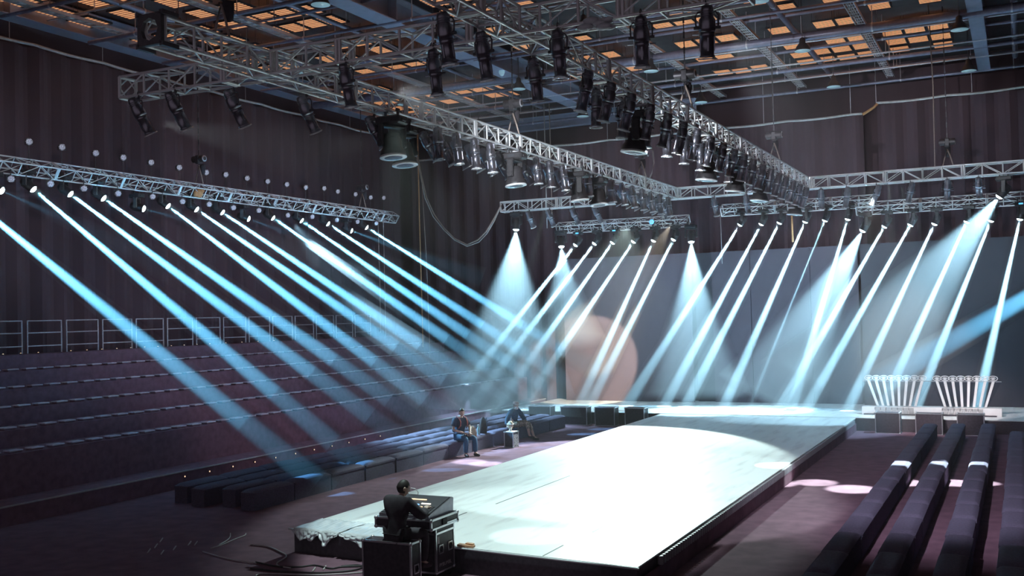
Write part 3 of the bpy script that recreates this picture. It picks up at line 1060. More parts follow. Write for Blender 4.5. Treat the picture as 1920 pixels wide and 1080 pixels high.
LPAR = par_proto(); lp_first = [True]
AIMP = Vector((0.86, -0.42, -0.22))
XT = -21.55
up = [(53.8, 265.3), (115.5, 275.5), (178.7, 286.7), (230.3, 295), (282.5, 304.2), (335.3, 313.8), (385.9, 322.9), (422.5, 327.1), (462.5, 333.8), (501, 339.8), (536.9, 345.4), (572.5, 351), (606.9, 352.8), (632.5, 358.8), (665.6, 364), (694.1, 369.8), (718.5, 370.6)]
for j, (px, py) in enumerate(up):
    p = atx(px, py, XT - 0.05)
    o = place(LPAR, lp_first, p - Vector((0, 0, 0.19)), 0, f'round LED par lamp standing on top of the left tilted truss, {nth(j)} from the left', 'LED par lamps of the left truss')
    point(o, AIMP)
lo = [(20.3, 335), (94.2, 344.2), (157, 353), (220.8, 362.5), (285.5, 368.3), (341.5, 377.5), (391.5, 382.5), (437.1, 389.1), (484.6, 394.1), (538.8, 403.1), (584.8, 406), (630.9, 411.9), (669.6, 415.4), (704.6, 418.4)]
for j, (px, py) in enumerate(lo):
    p = atx(px, py, XT + 0.1)
    o = place(LPAR, lp_first, p + Vector((0, 0, 0.19)), 0, f'round LED par lamp hanging below the left tilted truss, {nth(j)} from the left', 'LED par lamps of the left truss')
    o.rotation_euler = (PI, 0, 0)
    point(o, Vector((AIMP.x, -AIMP.y, -AIMP.z)))

# ------------------------------------------------------------------ beams
BLUE = (0.16, 0.60, 1.0)
CYAN = (0.38, 0.77, 1.0)
K_BEAM = 18.0


def shaft(label, p, d, L, r0, r1, m, cat='light beam', name='light_beam', fade=None):
    n = 20
    rad = lambda q: r0 + (r1 - r0) * q / L
    cut = L if fade is None else min(L, fade * 0.74)
    o = MB(); o.lathe([(r0, -0.02), (rad(cut), -cut)], n)
    ob = o.build(name, m)
    if fade is not None:
        for m2, a, b in (('haze_fading', cut, min(L, fade * 0.92)), ('haze_thin', min(L, fade * 0.92), min(L, fade * 1.10))):
            if b - a > 0.05: MB().lathe([(rad(a), -a - 0.004), (rad(b), -b)], n).build('fading_tail', m2, ob)  # tail volumes absorb the light, added so beams fade before landing
    ob.location = p
    ob.rotation_mode = 'QUATERNION'; ob.rotation_quaternion = q_aim(d)
    return tag(ob, label, cat, 'beams and cones of light in the haze')


def in_plane(A, B, f):
    n = (A - CP).cross(B - CP).normalized()
    d = f - n * f.dot(n)
    return d.normalized()


def beam(lab_lamp, lab_beam, px, plane, end, f, zend, power, col, spread=3.5, rad=0.085, group='beam lamps', m='haze_shaft', fade=False):
    A = atx(*px, plane[1]) if plane[0] == 'x' else aty(*px, plane[1])
    B = CP + ray(*end) * 20
    d = in_plane(A, B, Vector(f).normalized())
    L = (A.z - zend) / -d.z
    o = place(HB, hb_first, A - d * (0.172) + Vector((0, 0, 0.43)), 0, lab_lamp, group)
    point(o, d)
    beam_light('beam_lamp_light', A + d * 0.08, A + d * 2, power * K_BEAM, spread, rad, col)
    shaft(lab_beam, A + d * 0.03, d, L, rad * 1.25, rad * 1.25 + L * math.tan(math.radians(spread / 2)) * 1.04, m, fade=((A - CP).cross(ray(*end)).length / d.cross(ray(*end)).length) if fade else None)
    return o


def glow_display(o):
    for k in o.children:
        if stem(k.name) == 'base':
            for q in k.children:
                q.data = q.data.copy(); q.data.materials.clear(); q.data.materials.append(MATS['status_blue'])


left = [((-110, 330), (655, 952)), ((61.5, 354), (672, 870)), ((131, 363), (740, 815)), ((193, 371), (775, 780)), ((314, 385.5), (836, 780)), ((367.5, 392), (872, 738)), ((416, 397.5), (915, 733)),
        ((511, 408), (950, 714)), ((564.5, 413), (985, 702)), ((614, 419), (1005, 675)), ((686.5, 426), (1080, 672))]
for j, (a, b) in enumerate(left):
    beam(f'lit beam lamp under the left tilted truss, {nth(j)} from the camera end', f'blue light beam falling from the left tilted truss, {nth(j)} from the camera end',
         a, ('x', -21.5), b, (0.68, 0.38, -0.62), 0.05, 20000, BLUE, fade=True)
pl = [((1079.4, 458.8), (830, 775)), ((1115, 456), (880, 765)), ((1148.8, 454.4), (930, 765)), ((1188, 452.5), (985, 755)), ((1225.6, 450.6), (1070, 795)), ((1263, 448.5), (1110, 750))]
for j, (a, b) in enumerate(pl):
    o = beam(f'lit beam lamp over the warm lit panel, {nth(j)} from the left', f'pale light beam slanting left from the short tilted truss, {nth(j)} from the left',
         a, ('y', 36.4), b, (-0.6, -0.35, -0.72), 0.05, 20000, CYAN, 3.8, m='haze_shaft_dense')
    if j in (0, 2): glow_display(o)
qr = [((1387.8, 420.6), (1180, 752)), ((1427.7, 419.6), (1250, 752)), ((1461.8, 417), (1290, 752)), ((1510, 415), (1362, 752)), ((1546.9, 412.6), (1435, 690)), ((1589.7, 410), (1488, 755)),
      ((1658.7, 424), (1480, 735)), ((1707.5, 421), (1520, 752)), ((1752.5, 419), (1600, 745)), ((1813, 415), (1660, 750)), ((1858, 413), (1720, 757)), ((1912.5, 410), (1835, 755))]
for j, (a, b) in enumerate(qr):
    thin = j == 4
    o = beam(f'lit beam lamp over the grey and dark backdrop panels, {nth(j)} from the left', f'pale light beam falling over the back panels, {nth(j)} from the left',
         a, ('y', 36.6 if j < 6 else 36.2), b, (-0.6, -0.05, -0.78), 0.43, 13000 if thin else 18000, CYAN, 1.3 if thin else 3.8, 0.06 if thin else 0.085)
    if j == 11: glow_display(o)
# the beam from the lamp beyond the right edge
A = Vector((5.4, 29.6, 7.2)); B = aty(1640, 722, 35.3); d = (B - A).normalized()
o = place(HB, hb_first, A - d * 0.172 + Vector((0, 0, 0.43)), 0, 'lit beam lamp high above the right benches', 'beam lamps'); point(o, d)
beam_light('beam_lamp_light', A + d * 0.09, B, 620000, 4.2, 0.1, BLUE)
shaft('broad blue light beam coming in from the right toward the crown stands', A + d * 0.03, d, (B - A).length, 0.13, 0.13 + (B - A).length * math.tan(math.radians(2.0)), 'haze_shaft')

# dim side beams of the tilted lamps on the left truss
for j, (a, b) in enumerate((((268, 391), (345, 412)), ((465, 410), (540, 437)), ((658, 432.5), (760, 470)), ((2, 357), (70, 388)))):
    A = atx(*a, -21.5); d = in_plane(A, CP + ray(*b) * 20, Vector((0.80, 0.45, -0.30)).normalized())
    o = place(HB, hb_first, A - d * 0.172 + Vector((0, 0, 0.43)), 0, f'dim beam lamp under the left tilted truss, {nth(j)} of four', 'beam lamps'); point(o, d)
    beam_light('beam_lamp_light', A + d * 0.09, A + d * 2, (500, 500, 1800, 500)[j], 9, 0.05, BLUE)
    shaft(f'faint light beam from a dim lamp of the left tilted truss, {nth(j)} of four', A + d * 0.03, d, 5.0, 0.07, 0.45, 'haze_cone')

# wide wash cones
wash = [('left end of the far cross truss', 'pale blue light cone under the left end of the far cross truss', (967.5, 430), 33.3, (955, 640), (-0.05, -0.15, -1), 46, 6.6, 1700),
        ('left end of the short tilted truss', 'small pale light cone beside the warm panel spot', (1052.5, 462), 36.3, (1065, 640), (0.02, -0.3, -1), 42, 3.8, 800),
        ('right end of the short tilted truss', 'pale light cone in front of the dark column panel', (1296, 453), 36.3, (1302, 640), (0.05, -0.2, -1), 38, 5.6, 1900),
        ('middle of the back lamp row', 'pale light cone slanting left over the middle backdrop panels', (1617.5, 432), 36.3, (1520, 610), (-0.55, -0.1, -0.85), 33, 6.6, 2600),
        ('right end of the far cross truss', 'large pale light cone slanting left above the crown stands', (1874, 368), 33.3, (1690, 600), (-0.62, 0.05, -0.78), 36, 8.2, 1700)]
for lamp, lab, px, Y, end, f, ang, L, pw in wash:
    A = aty(*px, Y); d = in_plane(A, CP + ray(*end) * 20, Vector(f).normalized())
    o = place(HU, hu_first, A - d * 0.21 + Vector((0, 0, 0.50)), 0, f'lit wash lamp at the {lamp}', 'lit wash lamps'); point(o, d)
    spot('wash_lamp_light', A + d * 0.09, A + d * 2, pw * 5.0, ang, (0.42, 0.78, 1.0), 0.55, 0.05)
    shaft(lab, A + d * 0.04, d, L, 0.06, 0.06 + L * math.tan(math.radians(ang / 2)) * 0.98, 'haze_cone', 'light cone', 'light_cone')

# ------------------------------------------------------------------ stage light from the trusses
WHITE = (0.76, 1.0, 0.955)
for nm, p, t, a, pw, bl in (('stage_flood', (-6.0, 17.8, 6.85), (-7.3, 19.8, 0.0), 66, 1700, 0.12), ('stage_flood', (-12.0, 33.0, 6.85), (-10.2, 25.2, 0.0), 50, 10000, 0.12),
                            ('stage_flood', (-8.4, 13.0, 6.85), (-8.1, 15.2, 0.4), 54, 1550, 0.2)):
    spot(nm, p, t, pw, a, WHITE, bl, 0.12)
for xx in (-14.5, -11, -7.5, -4.0):
    spot('stage_flood', (xx, 33.1, 7.3), (xx + 0.2, 35.4, 0.4), 480, 42, WHITE, 0.6, 0.1)
spot('stage_flood', (-3.5, 28.0, 6.85), (-2.8, 35.2, 0.9), 3600, 34, (1, 0.92, 0.92), 0.6, 0.1)  # added lamp without a fixture, brightens plinth and crown stands
spot('stage_spot', (-8.6, 14.2, 7.0), (-7.1, 14.75, 0.4), 900, 12, WHITE, 0.3, 0.05)
spot('stage_spot', (-12.0, 13.2, 7.0), (-9.9, 14.9, 0.4), 700, 12, WHITE, 0.3, 0.05)
# warm round spot on the left backdrop panel
c = aty(1093, 693, 38.3)
spot('panel_spot', (-9.0, 28.5, 6.4), c, 19000, 19.6, (1.0, 0.86, 0.64), 0.18, 0.03)
# light pools on the floor
for (px, py, pw, an) in ((1452, 907, 420, 9), (1530, 905, 420, 8.5), (1597, 917, 520, 10), (1693, 868, 520, 8.5), (1782, 868, 520, 8.5), (1832, 868, 420, 6.5), (880, 866, 330, 8), (913, 870, 330, 8)):
    t = atz(px, py, 0.0 if py > 868 or px < 1000 else 0.42)
    s = Vector((-10.4, t.y - 1.0, 6.85)) if px < 1000 else Vector((-2.8 + 0.25 * (t.x + 2.8), t.y + 1.5, 6.85))
    spot('pool_spot', s, t, pw * 30, an, WHITE, 0.6, 0.03)
spot('aisle_fill', (-3.0, 12.6, 6.9), (-0.9, 22.5, 0.3), 3000, 58, (0.86, 0.82, 1.0), 0.9, 0.1)  # added fill without a fixture, brightens the right benches
spot('aisle_fill', (-21.4, 27.0, 7.1), (-14.8, 26.2, 0.4), 20000, 38, (0.40, 0.74, 1.0), 0.9, 0.08)  # added blue spot, stands in for beam lamp light on left benches
for p, t, pw, an in (((-10.75, 16.0, 7.2), (-21.5, 16.0, 7.5), 800, 42), ((-10.75, 22.5, 7.2), (-21.5, 22.5, 7.5), 900, 42), ((-10.75, 28.8, 7.2), (-21.5, 29.0, 7.5), 900, 42), ((-8.2, 12.75, 7.3), (-8.2, 33.0, 7.3), 5200, 42), ((-3.2, 12.75, 7.3), (-3.0, 33.3, 7.6), 4800, 24), ((-12.9, 12.75, 7.3), (-14.5, 33.3, 7.6), 4800, 20)):
    spot('truss_fill', p, t, pw, an, (0.84, 0.93, 1.0), 0.6, 0.06)  # added lights without fixtures, brighten the trusses
spot('stand_fill', (-10.8, 21.5, 7.1), (-20.5, 26.0, 1.6), 720, 80, (1.0, 0.84, 0.94), 0.8, 0.08)  # added fill, no fixture, lifts the stand seats and risers

# ================================================================== RIGGING
def hoist(label, p, ztop=13.0, disc=False):
    """chain hoist above a truss chord at p"""
    p = Vector(p)
    r = root('chain_hoist', label, 'chain hoist', p, 0, 'chain hoists above the trusses')
    st = MB()
    for sx in (-1, 1):
        st.path([(sx * 0.15, 0, 0.0), (sx * 0.08, 0, 0.28), (0, 0, 0.52)], 0.02, 5)
    st.build('sling', 'rope_tan', r)
    b = MB(); b.box((0, 0, 0.72), (0.16, 0.20, 0.26), bevel=0.03)
    b.tube((-0.21, 0, 0.74), (0.21, 0, 0.74), 0.10, 14)
    b.tube((-0.235, 0, 0.74), (0.235, 0, 0.74), 0.055, 12)
    b.build('motor_body', 'dark_steel', r)
    MB().lathe([(0.05, 0.0), (0.095, 0.005), (0.095, 0.012)], 14, Matrix.Translation((0.212, 0, 0.74)) @ Matrix.Rotation(PI / 2, 4, 'Y')).build('end_cap', 'tray_metal', r)
    MB().path([(0, 0, 0.60), (0.04, 0, 0.56), (0.0, 0, 0.51), (-0.04, 0, 0.55)], 0.014, 5).build('hook', 'dark_steel', r)
    h = ztop - p.z; n = int((h - 0.85) / 0.16); c = MB()
    for i in range(n):
        z = 0.85 + 0.16 * i
        if i % 2: c.box((0, 0, z + 0.08), (0.012, 0.035, 0.15))
        else: c.box((0, 0, z + 0.08), (0.035, 0.012, 0.15))
    c.build('chain', 'dark_steel', r)
    ba = MB(); ba.lathe([(0.03, 0.30), (0.07, 0.34), (0.085, 0.52), (0.08, 0.60)], 10, Matrix.Translation((0.0, 0.16, 0)))
    ba.build('chain_bag', 'cloth_black', r)
    return r


for lab, X, px, py, z in (('chain hoist over the camera end of the left long truss', -10.37, 415, 40, 8.06), ('chain hoist over the middle of the left long truss', -10.37, 962, 225, 8.06),
                          ('chain hoist over the far end of the left long truss', -10.37, 1203, 318, 8.06), ('chain hoist over the middle of the right long truss', -6.07, 1285, 165, 8.06),
                          ('chain hoist over the far end of the right long truss', -6.07, 1452, 278, 8.06), ('chain hoist over the middle of the left tilted truss', -21.6, 373, 318, 8.02),
                          ('chain hoist over the far end of the left tilted truss', -21.6, 679, 362, 8.02)):
    hoist(lab, (X, atx(px, py, X).y, z))
hoist('chain hoist over the right arm of the far cross truss', (aty(1776, 270, 33.3).x, 33.3, 8.06))


def cord(label, pts, rad, m, name='rope', cat='rope'):
    pts = [Vector(p) for p in pts]
    r0 = pts[0].copy()
    o = MB().path([p - r0 for p in pts], rad, 5).build(name, m)
    o.location = r0
    return tag(o, label, cat)


cord('sagging bundle of cable between the left curtain and the far cross truss', [aty(x, y, 33.1) for x, y in ((783, 290), (790, 330), (800, 372), (814, 402), (832, 427), (852, 447), (876, 459), (896, 450), (911, 435), (925, 412), (934, 396), (940, 384))], 0.028, 'rope_tan', 'hanging_cable', 'cable')
cord('second strand of the sagging cable bundle, hanging slightly lower', [aty(x, y, 33.0) for x, y in ((781, 292), (797, 372), (812, 406), (832, 431), (852, 450), (876, 462), (898, 454), (913, 438), (927, 414), (939, 388))], 0.018, 'cable_pale', 'hanging_cable', 'cable')
p = aty(784, 300, 33.1)
cord('tan rope hanging straight down at the left end of the sagging cables', [(p.x, 33.1, 12.0), (p.x, 33.1, 7.5), (p.x + 0.03, 33.1, 2.8)], 0.022, 'rope_orange')
cord('pale rope hanging beside the tan rope left of the sagging cables', [(p.x + 0.16, 33.05, 9.4), (p.x + 0.3, 33.05, 6), (p.x + 0.36, 33.05, 2.4)], 0.014, 'rope_tan')
p = atx(709, 420, -21.45)
cord('pale double rope hanging from the far end of the left tilted truss', [(p.x, p.y, 7.6), (p.x + 0.02, p.y, 5), (p.x, p.y, 3.4)], 0.016, 'rope_tan')
cord('dark rope hanging beside the pale rope of the left tilted truss', [(p.x, p.y + 0.35, 7.6), (p.x, p.y + 0.36, 3.2)], 0.012, 'cable_pale')
p = aty(1744, 100, 33.15)
cord('long pale rope dropping from the roof onto the far cross truss, left of its hoist', [(p.x, 33.12, 13.0), (p.x + 0.05, 33.12, 10.5), (p.x + 0.02, 33.12, 8.06)], 0.018, 'rope_tan')
for j, (px, m) in enumerate(((1021, 'cable_pale'), (1031, 'rope_tan'))):
    p = aty(px, 240, 36.5)
    cord(f'thin rope dropping from the roof behind the left long truss, {nth(j)} of two', [(p.x, 36.5, 13.02), (p.x, 36.5, 7.3)], 0.02, m)
p = aty(1486, 420, 36.7)
cord('orange strap hanging below the tilted truss over the middle backdrop panels', [(p.x, 36.6, 7.55), (p.x + .01, 36.6, 6.25)], 0.035, 'rope_orange', 'strap', 'strap')
p = aty(1352, 410, 36.7)
cord('thin wire hanging from the left end of the middle tilted truss', [(p.x, 36.6, 7.55), (p.x + .02, 36.6, 5.6)], 0.01, 'cable_pale', 'wire', 'wire')
p = aty(1224, 300, 33.2)
cord('pale cable looping down to the far end of the left long truss', [aty(x, y, 31.5) for x, y in ((1224, 282), (1226, 306), (1222, 325), (1214, 343))], 0.022, 'cable_pale', 'hanging_cable', 'cable')

p = atx(370, 353, -21.5)
r = root('cloth_bundle', 'orange cloth bundle tied to the left tilted truss under its middle hoist', 'cloth bundle', (-21.45, p.y, 7.72))
mb = MB(); mb.ball((0, 0, 0), 0.13, 12, 8, (0.6, 1.2, 1)); mb.ball((0.02, -0.14, -0.03), 0.09, 10, 7, (0.7, 1, 1.1)); mb.ball((0.02, 0.1, 0.08), 0.08, 10, 7)
mb.build('cloth_fold', 'rope_orange', r)
p = aty(1222, 416, 36.3)
r = root('blue_lamp', 'small round blue lamp fixed to the short tilted truss near its right end', 'lamp', (p.x, 36.3, p.z))
MB().tube((0, 0.0, 0), (0, 0.10, 0), 0.10, 18).build('lamp_can', 'black_shell', r)
MB().tube((0, -0.012, 0), (0, 0.0, 0), 0.09, 18).build('blue_face', 'status_blue', r)
mb = MB()
for k in range(3): mb.box((0, -0.016, 0), (0.13, 0.006, 0.018), (0, k * PI / 3, 0))
mb.build('white_star', 'white_gloss', r)
r = root('plastic_wrap', 'bunched pale plastic wrap tied under the near cross truss, right of its middle', 'plastic wrap', (-4.75, 12.33, 7.66))
mb = MB(); rr = random.Random(5)
for k in range(9): mb.ball((rr.uniform(-.22, .22), rr.uniform(-.05, .05), rr.uniform(-.06, .05)), rr.uniform(.04, .075), 9, 6, (1.6, .8, .7))
mb.build('film_fold', 'plastic_film', r)
for lab, px, py in (('small white dome camera under the broad roof beam, the nearer one', 941, 138), ('small white dome camera under the broad roof beam, the farther one', 1124, 219)):
    p = atz(px, py, 11.9)
    r = root('dome_camera', lab, 'camera', (p.x, p.y, 11.9))
    MB().lathe([(0.09, 0.0), (0.10, 0.03), (0.10, 0.10)], 16).build('mount', 'reflector_glow', r)
    MB().ball((0, 0, -0.01), 0.075, 14, 10).build('dome', 'reflector_glow', r)

# ================================================================== CASES
def case(label, c, d, rz=0.0, wheels=True, handles=('x',), z0=0.0, lid=None, name='flight_case', cat='flight case', group=None):
    """road case: body of plywood, metal edges, ball corners, recessed handles, castors"""
    r = root(name, label, cat, (c[0], c[1], z0), rz, group)
    zb = 0.12 if wheels else 0.0
    w, l, h = d; H = h - zb
    MB().box((0, 0, zb + H / 2), (w - 0.01, l - 0.01, H - 0.01)).build('body', 'case_black', r)
    e = MB(); t = 0.026
    for sx in (-1, 1):
        for sy in (-1, 1):
            e.box((sx * (w / 2 - t / 2 + .004), sy * (l / 2 - t / 2 + .004), zb + H / 2), (t, t, H - .03))
        for z in (zb + t / 2 - .004, zb + H - t / 2 + .004):
            e.box((sx * (w / 2 - t / 2 + .004), 0, z), (t, l - .03, t))
    for sy in (-1, 1):
        for z in (zb + t / 2 - .004, zb + H - t / 2 + .004):
            e.box((0, sy * (l / 2 - t / 2 + .004), z), (w - .03, t, t))
    if lid:
        for sx in (-1, 1): e.box((sx * (w / 2 + .003), 0, zb + H * lid), (0.008, l, 0.03))
        for sy in (-1, 1): e.box((0, sy * (l / 2 + .003), zb + H * lid), (w, 0.008, 0.03))
    e.build('metal_edging', 'case_edge', r)
    for sx in (-1, 1):
        for sy in (-1, 1):
            for z in (zb + .012, zb + H - .012):
                MB().ball((sx * (w / 2 - .012), sy * (l / 2 - .012), z), 0.032, 8, 6).build('ball_corner', 'case_edge', r)
    if 'x' in handles:
        for yy in handles[1:] or (0,):
            for sx in (-1, 1):
                hb = MB(); x = sx * (w / 2 + .004)
                hz = zb + H * 0.5
                for s2 in (-1, 1):
                    hb.box((x, yy + s2 * 0.055, hz), (0.014, 0.016, 0.13)); hb.box((x, yy, hz + s2 * 0.058), (0.014, 0.11, 0.016))
                ho = hb.build('handle_dish', 'case_edge', r)
                MB().path([(x + sx * .004, yy - .035, hz + .03), (x + sx * .014, yy - .03, hz - .015), (x + sx * .014, yy + .03, hz - .015), (x + sx * .004, yy + .035, hz + .03)], 0.008, 5).build('grip', 'rubber', ho)
    if wheels:
        for sx in (-1, 1):
            for sy in (-1, 1):
                x, y = sx * (w / 2 - .07), sy * (l / 2 - .07)
                f = MB(); f.box((x, y, 0.105), (0.07, 0.07, 0.02))
                for s2 in (-1, 1): f.box((x + s2 * .024, y, 0.07), (0.008, 0.045, 0.06))
                fo = f.build('castor', 'dark_steel', r)
                MB().tube((x - .017, y, .048), (x + .017, y, .048), 0.047, 12).build('wheel', 'rubber', fo)
    return r


# the console desk
rack = case('tall black flight case with metal edges and castors under the light console', (-8.30, 13.33), (0.90, 0.54, 0.80), 0, True, ('x', -0.13, 0.14), lid=0.86)
tx = bpy.data.curves.new('stencil_mark', 'FONT'); tx.body = 'PYBUMBL'; tx.size = 0.075; tx.align_x = 'CENTER'; tx.extrude = 0.0006; tx.space_character = 1.15
to = bpy.data.objects.new('stencil_mark', tx); COL.objects.link(to)
dg = bpy.context.evaluated_depsgraph_get(); dg.update()
tm = bpy.data.meshes.new_from_object(to.evaluated_get(dg)); bpy.data.objects.remove(to)
tm.materials.clear(); tm.materials.append(MATS['hem_tape'])
to = bpy.data.objects.new('stencil_mark', tm); COL.objects.link(to); to.parent = rack
to.matrix_local = Matrix(((0, 0, 1, 0.4475), (1, 0, 0, 0.0), (0, 1, 0, 0.20), (0, 0, 0, 1)))
MB().box((0.448, -0.19, 0.60), (0.004, 0.05, 0.10)).build('paper_tag', 'paper', rack)
flat = case('flat open flight case tray lying on the tall case under the console', (-8.28, 13.24), (0.98, 0.80, 0.15), 0, False, ('n',), z0=0.80)
MB().box((0.492, -0.02, 0.075), (0.02, 0.12, 0.09)).build('latch', 'rubber', flat)
MB().box((0.494, 0.16, 0.04), (0.012, 0.34, 0.02)).build('latch_bar', 'case_edge', flat)
seat = case('black flight case on its edge that the console operator sits on', (-8.16, 12.34), (0.82, 0.26, 0.75), 0, False, ('x', 0.0))
r = root('lighting_console', 'sloped lighting console with lit buttons in front of the operator', 'lighting console', (-8.29, 13.22, 0.95))
MB().prism([(-0.34, 0.0), (0.38, 0.0), (0.40, 0.20), (0.36, 0.22), (-0.34, 0.05)], 'x', -0.43, 0.43).build('chassis', 'graphite_shell', r)
sl = Matrix.Translation((0, 0.01, 0.138)) @ Matrix.Rotation(math.atan2(0.17, 0.70), 4, 'X')
mb = MB(); mb.M = sl; mb.box((0, 0, 0.004), (0.82, 0.66, 0.008)); mb.build('control_panel', 'button_dark', r)
rb = random.Random(3)
mb = MB(); mb.M = sl
for i in range(15):
    for j in range(5):
        mb.box((-0.37 + 0.052 * i, -0.27 + 0.05 * j, 0.013), (0.03, 0.02, 0.01))
mb.build('button_dot', 'dark_steel', r)
for nm, m, (x, y, w_, l_) in (('button_bank', 'lit_button', (-0.24, 0.02, 0.14, 0.03)), ('touch_screen', 'screen_white', (-0.14, -0.04, 0.15, 0.05)), ('touch_screen', 'screen_blue', (0.02, -0.03, 0.11, 0.04)),
                              ('button_bank', 'screen_white', (0.17, 0.02, 0.16, 0.025)), ('button_bank', 'lit_button', (0.12, -0.09, 0.10, 0.012)), ('button_bank', 'lit_button', (-0.05, 0.16, 0.3, 0.008))):
    mb = MB(); mb.M = sl; mb.box((x, y, 0.014), (w_, l_, 0.012)); mb.build(nm, m, r)
mb = MB(); mb.M = sl
for i in range(12): mb.box((-0.33 + 0.045 * i, -0.20, 0.018), (0.014, 0.03, 0.02))
mb.build('fader_knob', 'tray_metal', r)
mb = MB(); mb.path([(-0.16, 0.33, 0.19), (-0.16, 0.34, 0.26), (-0.185, 0.33, 0.30), (-0.22, 0.31, 0.315)], 0.007, 5)
mb.tube((-0.27, 0.31, 0.318), (-0.19, 0.31, 0.312), 0.014, 8); mb.build('gooseneck_lamp', 'tray_metal', r)

G1 = 'dark cases before the back stage'
for lab, x0, x1 in (('dark case at the left foot of the back stage, farthest from the catwalk', -16.0, -15.15), ('second dark case from the left at the foot of the back stage', -14.75, -13.75), ('dark case at the foot of the back stage, second from the catwalk left edge', -13.45, -12.72), ('dark case beside the catwalk left edge at the foot of the back stage', -12.34, -11.64),
                    ('dark case at the right foot of the back stage, below the first crown stand', -4.16, -3.44), ('dark case at the far end of the first right bench row', -3.0, -2.24), ('dark case at the far end of the second right bench row', -1.84, -1.10)):
    case(lab, ((x0 + x1) / 2, 33.5), (x1 - x0, 0.42, 0.64), 0, False, ('n',), group=G1, name='stage_case', cat='case')

# ================================================================== CROWN STANDS
def crown_stand(label, xt0, xt1, xb0, xb1, z0, zt):
    Y = 35.0
    r = root('crown_stand', label, 'display stand', ((xt0 + xt1) / 2, Y, z0))
    cx = (xt0 + xt1) / 2; h = zt - z0
    MB().prism([(xb0 - cx - 0.06, 0.0), (xb1 - cx + 0.06, 0.0), (xt1 - cx, h), (xt0 - cx, h)], 'y', 0.03, 0.045).build('glass_panel', 'clear_glass', r)
    MB().box(((xt0 + xt1) / 2 - cx, 0.03, h), (xt1 - xt0, 0.05, 0.018)).build('top_rail', 'case_edge', r)
    for i in range(8):
        f = i / 7
        a = xt0 + 0.19 + (xt1 - xt0 - 0.42) * f - cx; b = xb0 + (xb1 - xb0) * f - cx
        MB().prism([(b - 0.036, 0.0), (b + 0.036, 0.0), (a + 0.042, h), (a - 0.042, h)], 'y', -0.03, 0.025).build('white_bar', 'white_gloss', r)
        c = MB()
        n = 20; ex, ez = 0.125, 0.075
        ring = []
        for k in range(n):
            t0, t1 = 2 * PI * k / n, 2 * PI * (k + 1) / n
            c.tube((a + ex * math.cos(t0), 0, h + 0.10 + ez * math.sin(t0)), (a + ex * math.cos(t1), 0, h + 0.10 + ez * math.sin(t1)), 0.013, 5, cap=False)
        c.tube((a, 0, h), (a, 0, h + 0.03), 0.012, 6)
        co = c.build('oval_frame', 'white_gloss', r)
        g = MB()
        for k in range(5):
            t = PI / 2 + (k - 2) * 0.52
            g.tube((a + 0.02 * (k - 2) * 0.9, 0, h + 0.065), (a + 0.085 * math.cos(t), 0, h + 0.065 + 0.078 * math.sin(t)), 0.017, 5, 0.010)
            g.ball((a + 0.088 * math.cos(t), 0, h + 0.065 + 0.082 * math.sin(t)), 0.009, 6, 5)
        g.box((a, 0, h + 0.055), (0.09, 0.02, 0.018))
        g.build('crown_emblem', 'white_gloss', co)
    return r


crown_stand('fan of eight white bars with oval crown emblems, left of the two stands', -4.72, -2.68, -4.27, -3.14, 0.70, 1.50)
crown_stand('fan of eight white bars with oval crown emblems, right of the two stands', -2.66, -0.63, -2.26, -1.10, 0.70, 1.49)
r = root('display_plinth', 'long white plinth with grey blocks carrying both crown stands', 'plinth', (-2.7, 35.0, 0.42))
MB().box((0, 0.02, 0.13), (4.1, 0.30, 0.26)).build('plinth_body', 'white_gloss', r)
MB().box((-0.04, -0.16, 0.02), (3.9, 0.10, 0.035)).build('dark_step', 'case_black', r)  # dark strip along the plinth foot
for a0, n_ in ((-1.57, 7), (0.44, 7)):
    for i in range(n_):
        MB().box((a0 + 0.17 * i, -0.15, 0.16 - 0.004 * i), (0.13, 0.05, 0.19)).build('grey_block', 'grey_block', r)
        MB().box((a0 + 0.17 * i - 0.075, -0.14, 0.20), (0.02, 0.03, 0.08)).build('dark_gap', 'case_black', r)
tx = bpy.data.curves.new('plinth_lettering', 'FONT'); tx.body = '2019\u4eba\u56fd\u897f\u56fd\u6b63\u5728\u4eba\u53e3'; tx.size = 0.085; tx.extrude = 0.0006
to = bpy.data.objects.new('plinth_lettering', tx); COL.objects.link(to)
dg = bpy.context.evaluated_depsgraph_get(); dg.update()
tm = bpy.data.meshes.new_from_object(to.evaluated_get(dg)); bpy.data.objects.remove(to)
tm.materials.clear(); tm.materials.append(MATS['white_gloss'])
to = bpy.data.objects.new('plinth_lettering', tm); COL.objects.link(to); to.parent = r
to.matrix_local = Matrix(((1, 0, 0, 0.36), (0, 0, -1, -0.178), (0, 1, 0, 0.115), (0, 0, 0, 1)))

# ================================================================== FLOOR CABLES
def floor_cable(label, px, rad, m, z=0.012):
    pts = [atz(x, y, z) for x, y in px]
    out = []
    for i in range(len(pts) - 1):   # smooth
        p0, p1, p2, p3 = pts[max(0, i - 1)], pts[i], pts[i + 1], pts[min(len(pts) - 1, i + 2)]
        for k in range(5):
            t = k / 5
            out.append(0.5 * ((2 * p1) + (p2 - p0) * t + (2 * p0 - 5 * p1 + 4 * p2 - p3) * t * t + (3 * p1 - p0 - 3 * p2 + p3) * t ** 3))
    out.append(pts[-1])
    cord(label, out, rad, m, 'floor_cable', 'cable')


